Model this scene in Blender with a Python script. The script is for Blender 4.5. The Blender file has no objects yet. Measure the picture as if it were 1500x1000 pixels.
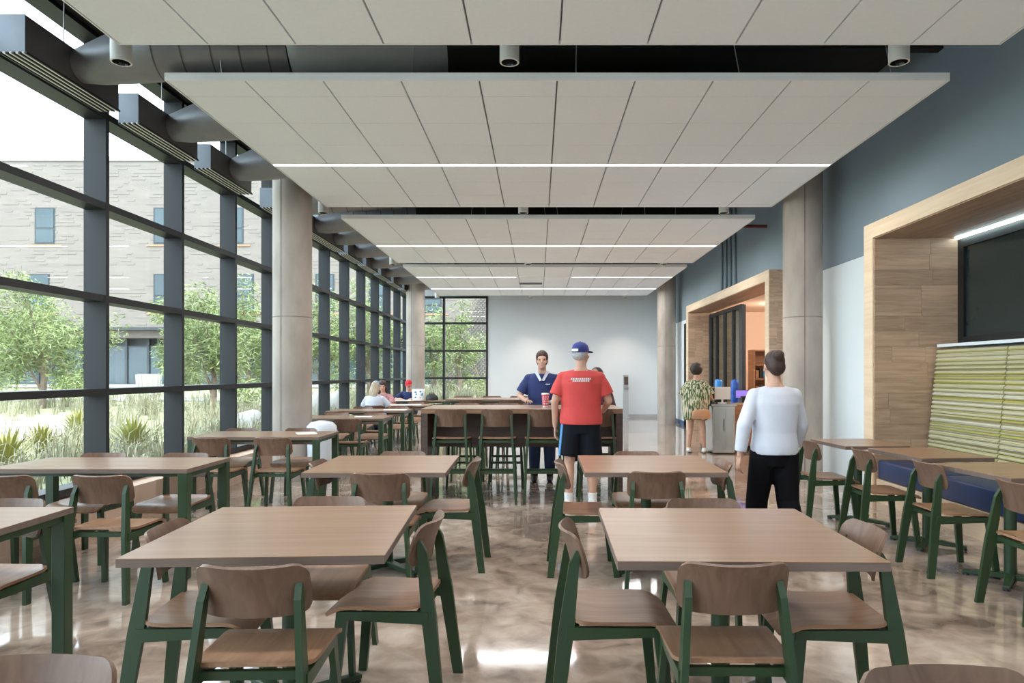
import bpy, bmesh, math, random
from mathutils import Vector, Matrix
random.seed(7)
R = math.radians
PI = math.pi
scene = bpy.context.scene
COL = scene.collection

# ------------------------------------------------------------------ camera
EYE = 1.42
F = 1010.0            # focal length in pixels of the 1500x1000 frame
cam_d = bpy.data.cameras.new('camera')
cam_d.sensor_width = 36.0
cam_d.lens = F / 1500.0 * 36.0
cam_d.shift_x = -38.0 / 1500.0
cam_d.shift_y = 46.0 / 1500.0
cam_d.clip_start = 0.05
cam_d.clip_end = 300
cam = bpy.data.objects.new('camera', cam_d)
COL.objects.link(cam)
cam.location = (0, 0, EYE)
cam.rotation_euler = (R(90), 0, 0)
scene.camera = cam

# ------------------------------------------------------------------ world, sun, exposure
world = bpy.data.worlds.new('world')
scene.world = world
world.use_nodes = True
bg = world.node_tree.nodes['Background']
bg.inputs[0].default_value = (0.74, 0.89, 1.0, 1)
bg.inputs[1].default_value = 5.2
sun_d = bpy.data.lights.new('sun', 'SUN')
sun_d.energy = 3.2
sun_d.angle = R(4)
sun_d.color = (1.0, 0.95, 0.86)
sun = bpy.data.objects.new('sun', sun_d)
COL.objects.link(sun)
sun.rotation_euler = (R(42), 0, R(38))      # from behind and to the right of the camera, high
vs = scene.view_settings
vs.view_transform = 'Standard'
vs.look = 'None'
vs.gamma = 1.0
vs.use_curve_mapping = False
vs.exposure = 0.45
STRIP_W = 66.0      # watts of each long ceiling light bar
SPOT_E = 95.0

# ------------------------------------------------------------------ materials
MATS = {}

def nodes_of(name):
    m = bpy.data.materials.new(name)
    m.use_nodes = True
    nt = m.node_tree
    return m, nt, nt.nodes['Principled BSDF']

def plain(name, col, rough=0.5, metal=0.0, var=0.0, scale=8.0, bump=0.0, spec=0.5, stretch=(1, 1, 1)):
    """principled colour with a procedural noise variation"""
    m, nt, b = nodes_of(name)
    b.inputs['Roughness'].default_value = rough
    b.inputs['Metallic'].default_value = metal
    b.inputs['Specular IOR Level'].default_value = spec
    tc = nt.nodes.new('ShaderNodeTexCoord')
    mp = nt.nodes.new('ShaderNodeMapping')
    mp.inputs['Scale'].default_value = stretch
    nt.links.new(tc.outputs['Object'], mp.inputs[0])
    nz = nt.nodes.new('ShaderNodeTexNoise')
    nz.inputs['Scale'].default_value = scale
    nz.inputs['Detail'].default_value = 5
    nt.links.new(mp.outputs[0], nz.inputs['Vector'])
    rp = nt.nodes.new('ShaderNodeValToRGB')
    lo = [max(0, c * (1 - var)) for c in col]
    hi = [min(1, c * (1 + var)) for c in col]
    rp.color_ramp.elements[0].position = 0.3
    rp.color_ramp.elements[1].position = 0.7
    rp.color_ramp.elements[0].color = (*lo, 1)
    rp.color_ramp.elements[1].color = (*hi, 1)
    nt.links.new(nz.outputs['Fac'], rp.inputs[0])
    nt.links.new(rp.outputs[0], b.inputs['Base Color'])
    if bump:
        bp = nt.nodes.new('ShaderNodeBump')
        bp.inputs['Strength'].default_value = bump
        bp.inputs['Distance'].default_value = 0.01
        nt.links.new(nz.outputs['Fac'], bp.inputs['Height'])
        nt.links.new(bp.outputs[0], b.inputs['Normal'])
    MATS[name] = m
    return m

def wood(name, c1, c2, rough=0.45, stretch=(1.5, 30, 30), per_object=0.0, scale=1.0, spec=0.4, coat=0.0):
    m, nt, b = nodes_of(name)
    b.inputs['Coat Weight'].default_value = coat
    b.inputs['Coat Roughness'].default_value = 0.16
    b.inputs['Roughness'].default_value = rough
    b.inputs['Specular IOR Level'].default_value = spec
    tc = nt.nodes.new('ShaderNodeTexCoord')
    oi = nt.nodes.new('ShaderNodeObjectInfo')
    ad = nt.nodes.new('ShaderNodeVectorMath'); ad.operation = 'ADD'
    sc = nt.nodes.new('ShaderNodeVectorMath'); sc.operation = 'SCALE'
    cmb = nt.nodes.new('ShaderNodeCombineXYZ')
    for i in range(3):
        nt.links.new(oi.outputs['Random'], cmb.inputs[i])
    nt.links.new(cmb.outputs[0], sc.inputs[0]); sc.inputs['Scale'].default_value = 7.0
    nt.links.new(tc.outputs['Object'], ad.inputs[0]); nt.links.new(sc.outputs[0], ad.inputs[1])
    mp = nt.nodes.new('ShaderNodeMapping'); mp.inputs['Scale'].default_value = stretch
    nt.links.new(ad.outputs[0], mp.inputs[0])
    nz = nt.nodes.new('ShaderNodeTexNoise'); nz.inputs['Scale'].default_value = scale
    nz.inputs['Detail'].default_value = 6; nz.inputs['Distortion'].default_value = 0.8
    nt.links.new(mp.outputs[0], nz.inputs['Vector'])
    rp = nt.nodes.new('ShaderNodeValToRGB')
    rp.color_ramp.elements[0].position = 0.32; rp.color_ramp.elements[0].color = (*c1, 1)
    rp.color_ramp.elements[1].position = 0.68; rp.color_ramp.elements[1].color = (*c2, 1)
    nt.links.new(nz.outputs['Fac'], rp.inputs[0])
    out = rp.outputs[0]
    if per_object:
        hs = nt.nodes.new('ShaderNodeHueSaturation')
        mr = nt.nodes.new('ShaderNodeMapRange')
        mr.inputs['To Min'].default_value = 1 - per_object; mr.inputs['To Max'].default_value = 1 + per_object
        nt.links.new(oi.outputs['Random'], mr.inputs['Value'])
        nt.links.new(mr.outputs[0], hs.inputs['Value'])
        nt.links.new(out, hs.inputs['Color']); out = hs.outputs[0]
    nt.links.new(out, b.inputs['Base Color'])
    MATS[name] = m
    return m

def emit(name, col, strength):
    m, nt, b = nodes_of(name)
    b.inputs['Base Color'].default_value = (*col, 1)
    b.inputs['Emission Color'].default_value = (*col, 1)
    b.inputs['Emission Strength'].default_value = strength
    MATS[name] = m
    return m

def glass(name, tint=(0.975, 0.99, 0.985), refl=0.035, rough=0.0):
    m = bpy.data.materials.new(name); m.use_nodes = True
    nt = m.node_tree; nt.nodes.clear()
    o = nt.nodes.new('ShaderNodeOutputMaterial')
    t = nt.nodes.new('ShaderNodeBsdfTransparent'); t.inputs[0].default_value = (*tint, 1)
    g = nt.nodes.new('ShaderNodeBsdfGlossy'); g.inputs['Roughness'].default_value = rough
    mx = nt.nodes.new('ShaderNodeMixShader'); mx.inputs[0].default_value = refl
    nt.links.new(t.outputs[0], mx.inputs[1]); nt.links.new(g.outputs[0], mx.inputs[2])
    nt.links.new(mx.outputs[0], o.inputs[0])
    MATS[name] = m
    return m

wood('table_wood', (0.235, 0.128, 0.070), (0.315, 0.182, 0.104), rough=0.36, stretch=(1.2, 22, 22), spec=0.45, coat=0.3)
wood('edge_wood', (0.15, 0.105, 0.085), (0.20, 0.145, 0.12), rough=0.5, stretch=(1.2, 22, 22))
wood('shaded_back_wood', (0.125, 0.070, 0.046), (0.185, 0.108, 0.074), rough=0.36, stretch=(24, 24, 1.6), per_object=0.12)  # backrests: same wood, their shade mixed into a darker colour
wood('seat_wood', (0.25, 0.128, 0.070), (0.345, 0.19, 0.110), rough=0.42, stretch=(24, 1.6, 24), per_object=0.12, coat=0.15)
wood('bar_wood', (0.075, 0.05, 0.04), (0.11, 0.075, 0.06), rough=0.4, stretch=(2, 20, 20))
wood('portal_casing', (0.72, 0.54, 0.36), (0.82, 0.65, 0.46), rough=0.5, stretch=(18, 1.0, 18))
wood('portal_plank', (0.47, 0.305, 0.20), (0.66, 0.455, 0.32), rough=0.5, stretch=(2.0, 1.5, 26), per_object=0.16)
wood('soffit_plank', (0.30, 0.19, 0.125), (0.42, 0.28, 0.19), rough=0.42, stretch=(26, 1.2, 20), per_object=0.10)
wood('cabinet_wood', (0.33, 0.17, 0.10), (0.45, 0.25, 0.15), rough=0.45, stretch=(2, 2, 24))
plain('green_metal', (0.024, 0.054, 0.022), 0.4, 0.0, 0.06, 3)
plain('mullion_metal', (0.015, 0.016, 0.018), 0.5, 0.0, 0.08, 2, spec=0.3)
plain('black_metal', (0.012, 0.013, 0.014), 0.5, 0.2, 0.1, 2)
plain('box_metal', (0.11, 0.105, 0.108), 0.4, 0.2, 0.08, 3)
plain('box_end', (0.20, 0.22, 0.26), 0.4, 0.2, 0.08, 5)
plain('duct_metal', (0.27, 0.27, 0.28), 0.42, 0.35, 0.15, 3)
plain('slot_white', (0.75, 0.75, 0.73), 0.5, 0.0, 0.03, 4)
plain('lamp_white', (0.72, 0.72, 0.70), 0.4, 0.0, 0.03, 4)
plain('lamp_inner', (0.05, 0.05, 0.05), 0.15, 0.9, 0.05, 4)
plain('tile_white', (0.88, 0.93, 1.0), 0.9, 0.0, 0.012, 30, spec=0.1)
plain('tile_gap', (0.30, 0.30, 0.30), 0.9, 0.0, 0.03, 5)
plain('trim_white', (0.90, 0.91, 0.93), 0.6, 0.0, 0.01, 5)
plain('wire_metal', (0.45, 0.45, 0.45), 0.4, 0.7, 0.05, 5)
plain('deck_black', (0.018, 0.018, 0.019), 0.9, 0.0, 0.2, 2)
plain('red_pipe', (0.16, 0.03, 0.025), 0.45, 0.0, 0.1, 4)
plain('wall_white', (0.66, 0.69, 0.71), 0.75, 0.0, 0.012, 1.5)
plain('wall_blue', (0.26, 0.325, 0.37), 0.7, 0.0, 0.03, 1.2)
plain('panel_white', (0.78, 0.84, 0.86), 0.5, 0.0, 0.012, 1.0)
plain('knee_wall', (0.62, 0.44, 0.34), 0.7, 0.0, 0.04, 2)
plain('base_blue', (0.06, 0.12, 0.24), 0.5, 0.0, 0.05, 3)
plain('base_grey', (0.42, 0.42, 0.43), 0.5, 0.0, 0.05, 3)
plain('peach_wall', (0.84, 0.68, 0.57), 0.8, 0.0, 0.02, 1)
plain('stainless', (0.50, 0.49, 0.47), 0.22, 0.9, 0.06, 3)
plain('navy_vinyl', (0.007, 0.026, 0.098), 0.42, 0.0, 0.10, 4, bump=0.1)
plain('plinth_wood', (0.62, 0.47, 0.33), 0.5, 0.0, 0.06, 6, stretch=(10, 1, 10))
plain('dark_glass', (0.022, 0.034, 0.034), 0.08, 0.0, 0.15, 1)
plain('bin_white', (0.66, 0.70, 0.76), 0.25, 0.0, 0.03, 3)
plain('grey_plastic', (0.35, 0.36, 0.37), 0.4, 0.0, 0.05, 4)
plain('black_plastic', (0.012, 0.012, 0.013), 0.4, 0.0, 0.1, 5)
plain('white_plastic', (0.78, 0.76, 0.73), 0.4, 0.0, 0.02, 5)
plain('paper', (0.86, 0.86, 0.86), 0.8, 0.0, 0.03, 12)
plain('blue_plastic', (0.02, 0.12, 0.55), 0.2, 0.0, 0.12, 4)
plain('light_blue_plastic', (0.05, 0.30, 0.80), 0.2, 0.0, 0.12, 4)
plain('cup_red', (0.70, 0.10, 0.13), 0.4, 0.0, 0.1, 30)
plain('brick_pale', (0.175, 0.15, 0.133), 0.9, 0.0, 0.08, 0.6, stretch=(1, 1, 6))
plain('brick_dark', (0.13, 0.105, 0.095), 0.9, 0.0, 0.10, 3, stretch=(1, 1, 5))
plain('band_orange', (0.36, 0.17, 0.10), 0.8, 0.0, 0.05, 3)
plain('stone_white', (0.34, 0.32, 0.29), 0.85, 0.0, 0.06, 3, bump=0.3)
plain('far_frame', (0.03, 0.035, 0.042), 0.5, 0.1, 0.1, 3)
plain('far_glass', (0.035, 0.055, 0.065), 0.08, 0.0, 0.30, 0.35)
plain('lattice', (0.13, 0.105, 0.09), 0.9, 0.0, 0.1, 3)
plain('path_concrete', (0.34, 0.32, 0.30), 0.9, 0.0, 0.05, 2)
plain('lawn_green', (0.27, 0.27, 0.155), 0.95, 0.0, 0.35, 0.7)
plain('grass_pale', (0.28, 0.265, 0.175), 0.8, 0.0, 0.30, 0.6)
plain('leaf_green', (0.19, 0.23, 0.085), 0.7, 0.0, 0.40, 0.8)
plain('leaf_yellow', (0.29, 0.28, 0.07), 0.6, 0.0, 0.30, 3)
plain('bark', (0.20, 0.15, 0.11), 0.9, 0.0, 0.2, 6)
plain('skin', (0.56, 0.33, 0.24), 0.55, 0.0, 0.05, 10)
plain('skin_dark', (0.30, 0.16, 0.11), 0.55, 0.0, 0.05, 10)
plain('hair_dark', (0.022, 0.013, 0.011), 0.55, 0.0, 0.3, 40, bump=0.6, stretch=(1, 1, 0.2))
plain('hair_brown', (0.045, 0.022, 0.017), 0.55, 0.0, 0.3, 40, bump=0.6, stretch=(1, 1, 0.2))
plain('hair_blonde', (0.42, 0.33, 0.22), 0.5, 0.0, 0.3, 50, bump=0.6, stretch=(1, 1, 0.15))
plain('hair_grey', (0.42, 0.43, 0.44), 0.6, 0.0, 0.2, 60, bump=0.6)
plain('eye_dark', (0.02, 0.015, 0.012), 0.2)
plain('lip', (0.40, 0.14, 0.12), 0.5)
plain('shirt_red', (0.60, 0.065, 0.06), 0.8, 0.0, 0.08, 5, bump=0.25)
plain('cap_blue', (0.03, 0.04, 0.22), 0.7, 0.0, 0.10, 12)
plain('cap_red', (0.55, 0.03, 0.04), 0.7, 0.0, 0.10, 12)
plain('shorts_black', (0.005, 0.007, 0.012), 0.8, 0.0, 0.15, 6, bump=0.2, spec=0.2)
plain('stripe_blue', (0.10, 0.30, 0.62), 0.7, 0.0, 0.08, 6)
plain('sock_white', (0.80, 0.80, 0.80), 0.85, 0.0, 0.04, 30)
plain('shoe_white', (0.78, 0.77, 0.75), 0.6, 0.0, 0.04, 12)
plain('shoe_black', (0.015, 0.015, 0.016), 0.5, 0.0, 0.1, 12)
plain('shirt_navy', (0.018, 0.030, 0.12), 0.8, 0.0, 0.12, 6, bump=0.25)
plain('shirt_white', (0.58, 0.61, 0.70), 0.8, 0.0, 0.05, 5, bump=0.3)
plain('trousers_black', (0.004, 0.004, 0.006), 0.85, 0.0, 0.15, 6, bump=0.2, spec=0.15)
plain('trousers_navy', (0.015, 0.03, 0.08), 0.8, 0.0, 0.12, 6)
plain('shirt_maroon', (0.05, 0.012, 0.022), 0.8, 0.0, 0.15, 6)
plain('bag_tan', (0.50, 0.26, 0.14), 0.5, 0.0, 0.10, 6)
plain('top_floral', (0.42, 0.20, 0.22), 0.8, 0.0, 0.4, 22)
emit('strip_light', (0.97, 0.98, 1.0), 5.0)
emit('led_cyan', (0.72, 0.95, 1.0), 14.0)
emit('screen_purple', (0.24, 0.17, 0.62), 0.7)
emit('screen_blue', (0.10, 0.50, 0.95), 0.8)
emit('shop_lamp', (1.0, 0.92, 0.80), 8.0)
glass('window_glass')
glass('shop_glass', (0.42, 0.50, 0.50), 0.22)

# polished concrete floor
def floor_material():
    m, nt, b = nodes_of('polished_concrete')
    tc = nt.nodes.new('ShaderNodeTexCoord')
    n1 = nt.nodes.new('ShaderNodeTexNoise'); n1.inputs['Scale'].default_value = 0.9
    n1.inputs['Detail'].default_value = 8; n1.inputs['Distortion'].default_value = 1.6
    n2 = nt.nodes.new('ShaderNodeTexNoise'); n2.inputs['Scale'].default_value = 6.0
    n2.inputs['Detail'].default_value = 8; n2.inputs['Distortion'].default_value = 0.7
    nt.links.new(tc.outputs['Object'], n1.inputs['Vector']); nt.links.new(tc.outputs['Object'], n2.inputs['Vector'])
    mx = nt.nodes.new('ShaderNodeMix'); mx.data_type = 'FLOAT'; mx.inputs[0].default_value = 0.42
    nt.links.new(n1.outputs['Fac'], mx.inputs[2]); nt.links.new(n2.outputs['Fac'], mx.inputs[3])
    rp = nt.nodes.new('ShaderNodeValToRGB')
    e = rp.color_ramp.elements
    e[0].position = 0.355; e[0].color = (0.165, 0.122, 0.096, 1)
    e[1].position = 0.65; e[1].color = (0.58, 0.475, 0.400, 1)
    k = e.new(0.5); k.color = (0.385, 0.295, 0.235, 1)
    nt.links.new(mx.outputs[0], rp.inputs[0]); nt.links.new(rp.outputs[0], b.inputs['Base Color'])
    r2 = nt.nodes.new('ShaderNodeMapRange')
    r2.inputs['To Min'].default_value = 0.035; r2.inputs['To Max'].default_value = 0.12
    nt.links.new(n2.outputs['Fac'], r2.inputs['Value']); nt.links.new(r2.outputs[0], b.inputs['Roughness'])
    b.inputs['Specular IOR Level'].default_value = 0.65
    b.inputs['Coat Weight'].default_value = 0.35
    b.inputs['Coat Roughness'].default_value = 0.05
    MATS['polished_concrete'] = m
floor_material()

# board-formed pale concrete of the columns
plain('concrete', (0.42, 0.36, 0.31), 0.7, 0.0, 0.24, 2.6, bump=0.2, stretch=(1, 1, 0.4))
plain('concrete_joint', (0.24, 0.21, 0.185), 0.8, 0.0, 0.2, 6)

# striped banquette fabric
def stripe_material():
    m, nt, b = nodes_of('stripe_fabric')
    tc = nt.nodes.new('ShaderNodeTexCoord')
    sp = nt.nodes.new('ShaderNodeSeparateXYZ'); nt.links.new(tc.outputs['Object'], sp.inputs[0])
    nz = nt.nodes.new('ShaderNodeTexNoise'); nz.inputs['Scale'].default_value = 1.0; nz.inputs['Detail'].default_value = 3
    mp = nt.nodes.new('ShaderNodeMapping'); mp.inputs['Scale'].default_value = (0.01, 0.06, 46)
    nt.links.new(tc.outputs['Object'], mp.inputs[0]); nt.links.new(mp.outputs[0], nz.inputs['Vector'])
    rp = nt.nodes.new('ShaderNodeValToRGB'); rp.color_ramp.interpolation = 'LINEAR'
    e = rp.color_ramp.elements
    e[0].position = 0.34; e[0].color = (0.20, 0.175, 0.10, 1)
    e[1].position = 0.66; e[1].color = (0.60, 0.56, 0.46, 1)
    a = e.new(0.43); a.color = (0.43, 0.40, 0.09, 1)
    c = e.new(0.50); c.color = (0.56, 0.52, 0.40, 1)
    d = e.new(0.58); d.color = (0.40, 0.37, 0.20, 1)
    nt.links.new(nz.outputs['Fac'], rp.inputs[0]); nt.links.new(rp.outputs[0], b.inputs['Base Color'])
    b.inputs['Roughness'].default_value = 0.9
    MATS['stripe_fabric'] = m
stripe_material()

# leafy print of the loose dress: streaks of green and cream
def print_material():
    m, nt, b = nodes_of('leaf_print')
    tc = nt.nodes.new('ShaderNodeTexCoord')
    mp = nt.nodes.new('ShaderNodeMapping'); mp.inputs['Scale'].default_value = (42, 42, 6)
    mp.inputs['Rotation'].default_value = (0.2, 0.35, 0)
    nt.links.new(tc.outputs['Object'], mp.inputs[0])
    nz = nt.nodes.new('ShaderNodeTexNoise'); nz.inputs['Scale'].default_value = 1.0; nz.inputs['Detail'].default_value = 1
    nt.links.new(mp.outputs[0], nz.inputs['Vector'])
    rp = nt.nodes.new('ShaderNodeValToRGB'); rp.color_ramp.interpolation = 'CONSTANT'
    e = rp.color_ramp.elements
    e[0].position = 0.0; e[0].color = (0.035, 0.06, 0.028, 1)
    e[1].position = 0.54; e[1].color = (0.55, 0.49, 0.36, 1)
    a = e.new(0.44); a.color = (0.16, 0.20, 0.08, 1)
    nt.links.new(nz.outputs['Fac'], rp.inputs[0]); nt.links.new(rp.outputs[0], b.inputs['Base Color'])
    b.inputs['Roughness'].default_value = 0.85
    MATS['leaf_print'] = m
print_material()

# ------------------------------------------------------------------ mesh helpers
def box(bm, x0, x1, y0, y1, z0, z1):
    vs_ = [bm.verts.new(p) for p in ((x0, y0, z0), (x1, y0, z0), (x1, y1, z0), (x0, y1, z0),
                                     (x0, y0, z1), (x1, y0, z1), (x1, y1, z1), (x0, y1, z1))]
    for f in ((3, 2, 1, 0), (4, 5, 6, 7), (0, 1, 5, 4), (1, 2, 6, 5), (2, 3, 7, 6), (3, 0, 4, 7)):
        bm.faces.new([vs_[i] for i in f])
    return vs_

def hexa(bm, lo, hi):
    """a bar from the four corners lo to the four corners hi (both counter-clockwise seen from hi)"""
    a = [bm.verts.new(p) for p in lo]; b = [bm.verts.new(p) for p in hi]
    bm.faces.new(a[::-1]); bm.faces.new(b)
    for i in range(4):
        j = (i + 1) % 4
        bm.faces.new((a[i], a[j], b[j], b[i]))

def bar(bm, p0, p1, w0, d0, w1=None, d1=None):
    """upright-ish bar: width along X, depth along Y, level ends"""
    w1 = w0 if w1 is None else w1; d1 = d0 if d1 is None else d1
    def ring(p, w, d):
        x, y, z = p
        return [(x - w / 2, y - d / 2, z), (x + w / 2, y - d / 2, z), (x + w / 2, y + d / 2, z), (x - w / 2, y + d / 2, z)]
    hexa(bm, ring(p0, w0, d0), ring(p1, w1, d1))

def frame_axes(d, ref=None):
    d = Vector(d).normalized()
    ref = Vector(ref) if ref is not None else (Vector((0, 0, 1)) if abs(d.z) < 0.9 else Vector((1, 0, 0)))
    u = (ref - d * ref.dot(d))
    if u.length < 1e-5:
        u = Vector((0, 1, 0)) - d * d.y
    u.normalize()
    return u, d.cross(u)

def tube(bm, pts, rads, n=10, caps=True, flat=(1, 1), ref=None, round_ends=False):
    pts = [Vector(p) for p in pts]
    if not isinstance(rads, (list, tuple)):
        rads = [rads] * len(pts)
    rads = list(rads)
    P, Q = list(pts), list(rads)
    dirs = []
    for i in range(len(P)):
        a = P[max(i - 1, 0)]; b = P[min(i + 1, len(P) - 1)]
        dirs.append((b - a).normalized())
    seq = [(P[i], Q[i], dirs[i]) for i in range(len(P))]
    if round_ends:
        h, t = [], []
        for k in (80, 55, 28):
            h.append((P[0] - dirs[0] * Q[0] * math.sin(R(k)), Q[0] * math.cos(R(k)), dirs[0]))
            t.append((P[-1] + dirs[-1] * Q[-1] * math.sin(R(k)), Q[-1] * math.cos(R(k)), dirs[-1]))
        seq = h + seq + t[::-1]
    rings = []
    for p, r, d in seq:
        u, v = frame_axes(d, ref)
        rings.append([bm.verts.new(p + u * (r * flat[0] * math.cos(2 * PI * k / n)) + v * (r * flat[1] * math.sin(2 * PI * k / n))) for k in range(n)])
    for a, b in zip(rings, rings[1:]):
        for k in range(n):
            j = (k + 1) % n
            bm.faces.new((a[k], a[j], b[j], b[k]))
    if caps:
        bm.faces.new(rings[0][::-1]); bm.faces.new(rings[-1])

def loft(bm, secs, n=24, caps=True):
    """secs: (z, cx, cy, rx, ry) from bottom to top"""
    rings = []
    for z, cx, cy, rx, ry in secs:
        rings.append([bm.verts.new((cx + rx * math.cos(2 * PI * k / n), cy + ry * math.sin(2 * PI * k / n), z)) for k in range(n)])
    for a, b in zip(rings, rings[1:]):
        for k in range(n):
            j = (k + 1) % n
            bm.faces.new((a[k], a[j], b[j], b[k]))
    if caps:
        bm.faces.new(rings[0][::-1]); bm.faces.new(rings[-1])

def ellipsoid(bm, c, r, sub=2, rot=None):
    M = Matrix.Translation(c)
    if rot is not None:
        M = M @ rot
    M = M @ Matrix.Diagonal((*r, 1))
    bmesh.ops.create_icosphere(bm, subdivisions=sub, radius=1, matrix=M)

def mesh(name, bm, smooth=False, recalc=True):
    if recalc:
        bmesh.ops.recalc_face_normals(bm, faces=bm.faces)
    me = bpy.data.meshes.new(name)
    bm.to_mesh(me); bm.free()
    if smooth:
        for p in me.polygons:
            p.use_smooth = True
        me.set_sharp_from_angle(angle=R(42))
    return me

def link(name, me, material=None, parent=None, loc=None, rot=None):
    if material is not None and not me.materials:
        me.materials.append(MATS[material])
    o = bpy.data.objects.new(name, me)
    COL.objects.link(o)
    if parent is not None:
        o.parent = parent
    if loc is not None:
        o.location = loc
    if rot is not None:
        o.rotation_euler = rot
    return o

def obj(name, bm, material, parent=None, smooth=False, loc=None, rot=None):
    return link(name, mesh(name, bm, smooth), material, parent, loc, rot)

def boxo(name, dims, material, parent=None):
    bm = bmesh.new(); box(bm, *dims)
    return obj(name, bm, material, parent)

def bevel(bm, w, seg=2, edges=None):
    bmesh.ops.recalc_face_normals(bm, faces=bm.faces)
    bmesh.ops.bevel(bm, geom=edges or bm.edges[:], offset=w, segments=seg, affect='EDGES', profile=0.5)

def tag(o, label, cat=None, group=None):
    o['label'] = label
    if cat:
        o['category'] = cat
    if group:
        o['group'] = group
    return o

def thing(name, label, cat, loc=(0, 0, 0), rz=0.0, group=None):
    e = bpy.data.objects.new(name, None)
    e.empty_display_size = 0.1
    COL.objects.link(e)
    e.location = loc; e.rotation_euler = (0, 0, rz)
    return tag(e, label, cat, group)

def struct(o):
    o['kind'] = 'structure'
    return o

def copy_tree(o, parent=None):
    c = o.copy(); COL.objects.link(c)
    c.parent = parent
    for ch in list(o.children):
        copy_tree(ch, c)
    return c

def px(x, d):
    """world X of pixel column x at distance d"""
    return (x - 788.0) * d / F

def pz(y, d):
    """world Z of pixel row y at distance d"""
    return EYE + (546.0 - y) * d / F

# ------------------------------------------------------------------ the room shell
YB, YN = 22.06, -5.0           # far wall, near wall (behind the camera)
XL, XR = -4.074, 4.0
KX = -3.87
fl = boxo('floor', (-4.35, 8.6, YN - 0.1, YB + 0.1, -0.2, 0.0), 'polished_concrete'); struct(fl)
cl = boxo('ceiling', (-4.4, 8.6, YN - 0.1, YB + 0.2, 4.95, 5.15), 'deck_black'); struct(cl)
bm = bmesh.new()
y = -4.0
while y < 22:
    box(bm, -4.0, 4.0, y - 0.05, y + 0.05, 4.62, 4.95); y += 1.55
joists = obj('joist_row', bm, 'deck_black', cl)

# right wall: pale panels below, blue-grey paint above, the two portals cut through it
P1a, P1b = 1.6, 7.87      # near portal along Y
P2a, P2b = 11.10, 17.30
PX = 3.72                 # portal face
PT = 3.087                # portal top
wr = bpy.data.objects.new('wall_right', None); COL.objects.link(wr); struct(wr)
boxo('upper_wall', (XR, XR + 0.15, YN, YB, PT, 4.95), 'wall_blue', wr)
bm = bmesh.new()
for a, b in ((YN, P1a), (P1b, P2a), (P2b, YB)):
    box(bm, XR, XR + 0.15, a, b, 2.86, PT)
obj('upper_wall', bm, 'wall_blue', wr)
for a, b in ((YN, P1a), (P1b, P2a), (P2b, YB)):
    boxo('lower_panel', (XR - 0.012, XR + 0.15, a, b, 0.0, 2.852), 'panel_white', wr)
struct(boxo('baseboard_right', (XR - 0.03, XR - 0.012, P2b, 20.6, 0.0, 0.11), 'base_blue'))
# far wall with its corner window opening
WX = -1.60
wf = bpy.data.objects.new('wall_far', None); COL.objects.link(wf); struct(wf)
boxo('plaster', (WX, XR + 0.15, YB, YB + 0.2, 0, 4.95), 'wall_white', wf)
bm = bmesh.new()
box(bm, -4.35, WX, YB, YB + 0.2, 3.87, 4.95)
box(bm, -4.35, WX, YB, YB + 0.2, 0, 0.36)
obj('plaster', bm, 'wall_white', wf)
struct(boxo('baseboard_far', (WX, XR, YB - 0.02, YB, 0, 0.10), 'base_grey'))
wn = boxo('wall_near', (-4.35, XR + 0.15, YN - 0.2, YN, 0, 4.95), 'wall_white'); struct(wn)
# low wall under the window wall, edge beam above it
kw = bpy.data.objects.new('wall_left', None); COL.objects.link(kw); struct(kw)
boxo('low_wall', (-4.30, KX, YN, YB, 0, 0.335), 'knee_wall', kw)
boxo('skirting', (KX, KX + 0.015, YN, YB, 0, 0.09), 'knee_wall', kw)
boxo('edge_beam', (-4.32, -4.02, YN, YB, 4.56, 4.95), 'deck_black', kw)
# dark doorway in the right wall beyond the far portal
d1 = bpy.data.objects.new('door_1', None); COL.objects.link(d1); struct(d1)
boxo('door_leaf', (XR - 0.03, XR - 0.014, 17.75, 18.75, 0.0, 2.75), 'black_metal', d1)
boxo('push_bar', (XR - 0.10, XR - 0.05, 17.85, 18.65, 1.02, 1.06), 'stainless', d1)

# ------------------------------------------------------------------ window wall (left) and corner window
MS = 1.391
Y1 = 6.527
ROWZ = [0.385, 1.24, 2.12, 2.992, 3.845, 4.55]
w1 = bpy.data.objects.new('window_1', None); COL.objects.link(w1); struct(w1)
mys = [Y1 + MS * k for k in range(-8, 12)]
bm = bmesh.new(); box(bm, -0.105, 0.105, -0.026, 0.026, 0.35, 4.56)
mull_me = mesh('mullion', bm); mull_me.materials.append(MATS['mullion_metal'])
for y in mys:
    link('mullion', mull_me, None, w1, (XL - 0.105, y, 0))
for i, z in enumerate(ROWZ):
    h = 0.032
    boxo('transom', (XL - 0.20, XL - 0.002, YN, YB, z - h, z + h), 'mullion_metal', w1)
ys_all = [YN] + mys + [YB]
pane_me = {}
for i in range(len(ROWZ) - 1):
    bm = bmesh.new()
    box(bm, -0.004, 0.004, 0.012, MS - 0.012, ROWZ[i] + 0.02, ROWZ[i + 1] - 0.02)
    pane_me[i] = mesh('pane', bm); pane_me[i].materials.append(MATS['window_glass'])
    for k in range(len(mys) - 1):
        link('pane', pane_me[i], None, w1, (XL - 0.185, mys[k], 0))
    for a, b in ((YN, mys[0]), (mys[-1], YB)):
        boxo('pane', (XL - 0.189, XL - 0.181, a + 0.01, b - 0.01, ROWZ[i] + 0.03, ROWZ[i + 1] - 0.03), 'window_glass', w1)
w2 = bpy.data.objects.new('window_2', None); COL.objects.link(w2); struct(w2)
for x, wd in ((-4.05, 0.06), (-3.01, 0.075), (WX - 0.03, 0.06)):
    boxo('mullion', (x - wd / 2, x + wd / 2, YB - 0.02, YB + 0.12, 0.36, 3.87), 'black_metal', w2)
zr = [0.39, 1.252, 2.128, 3.008, 3.84]
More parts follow.
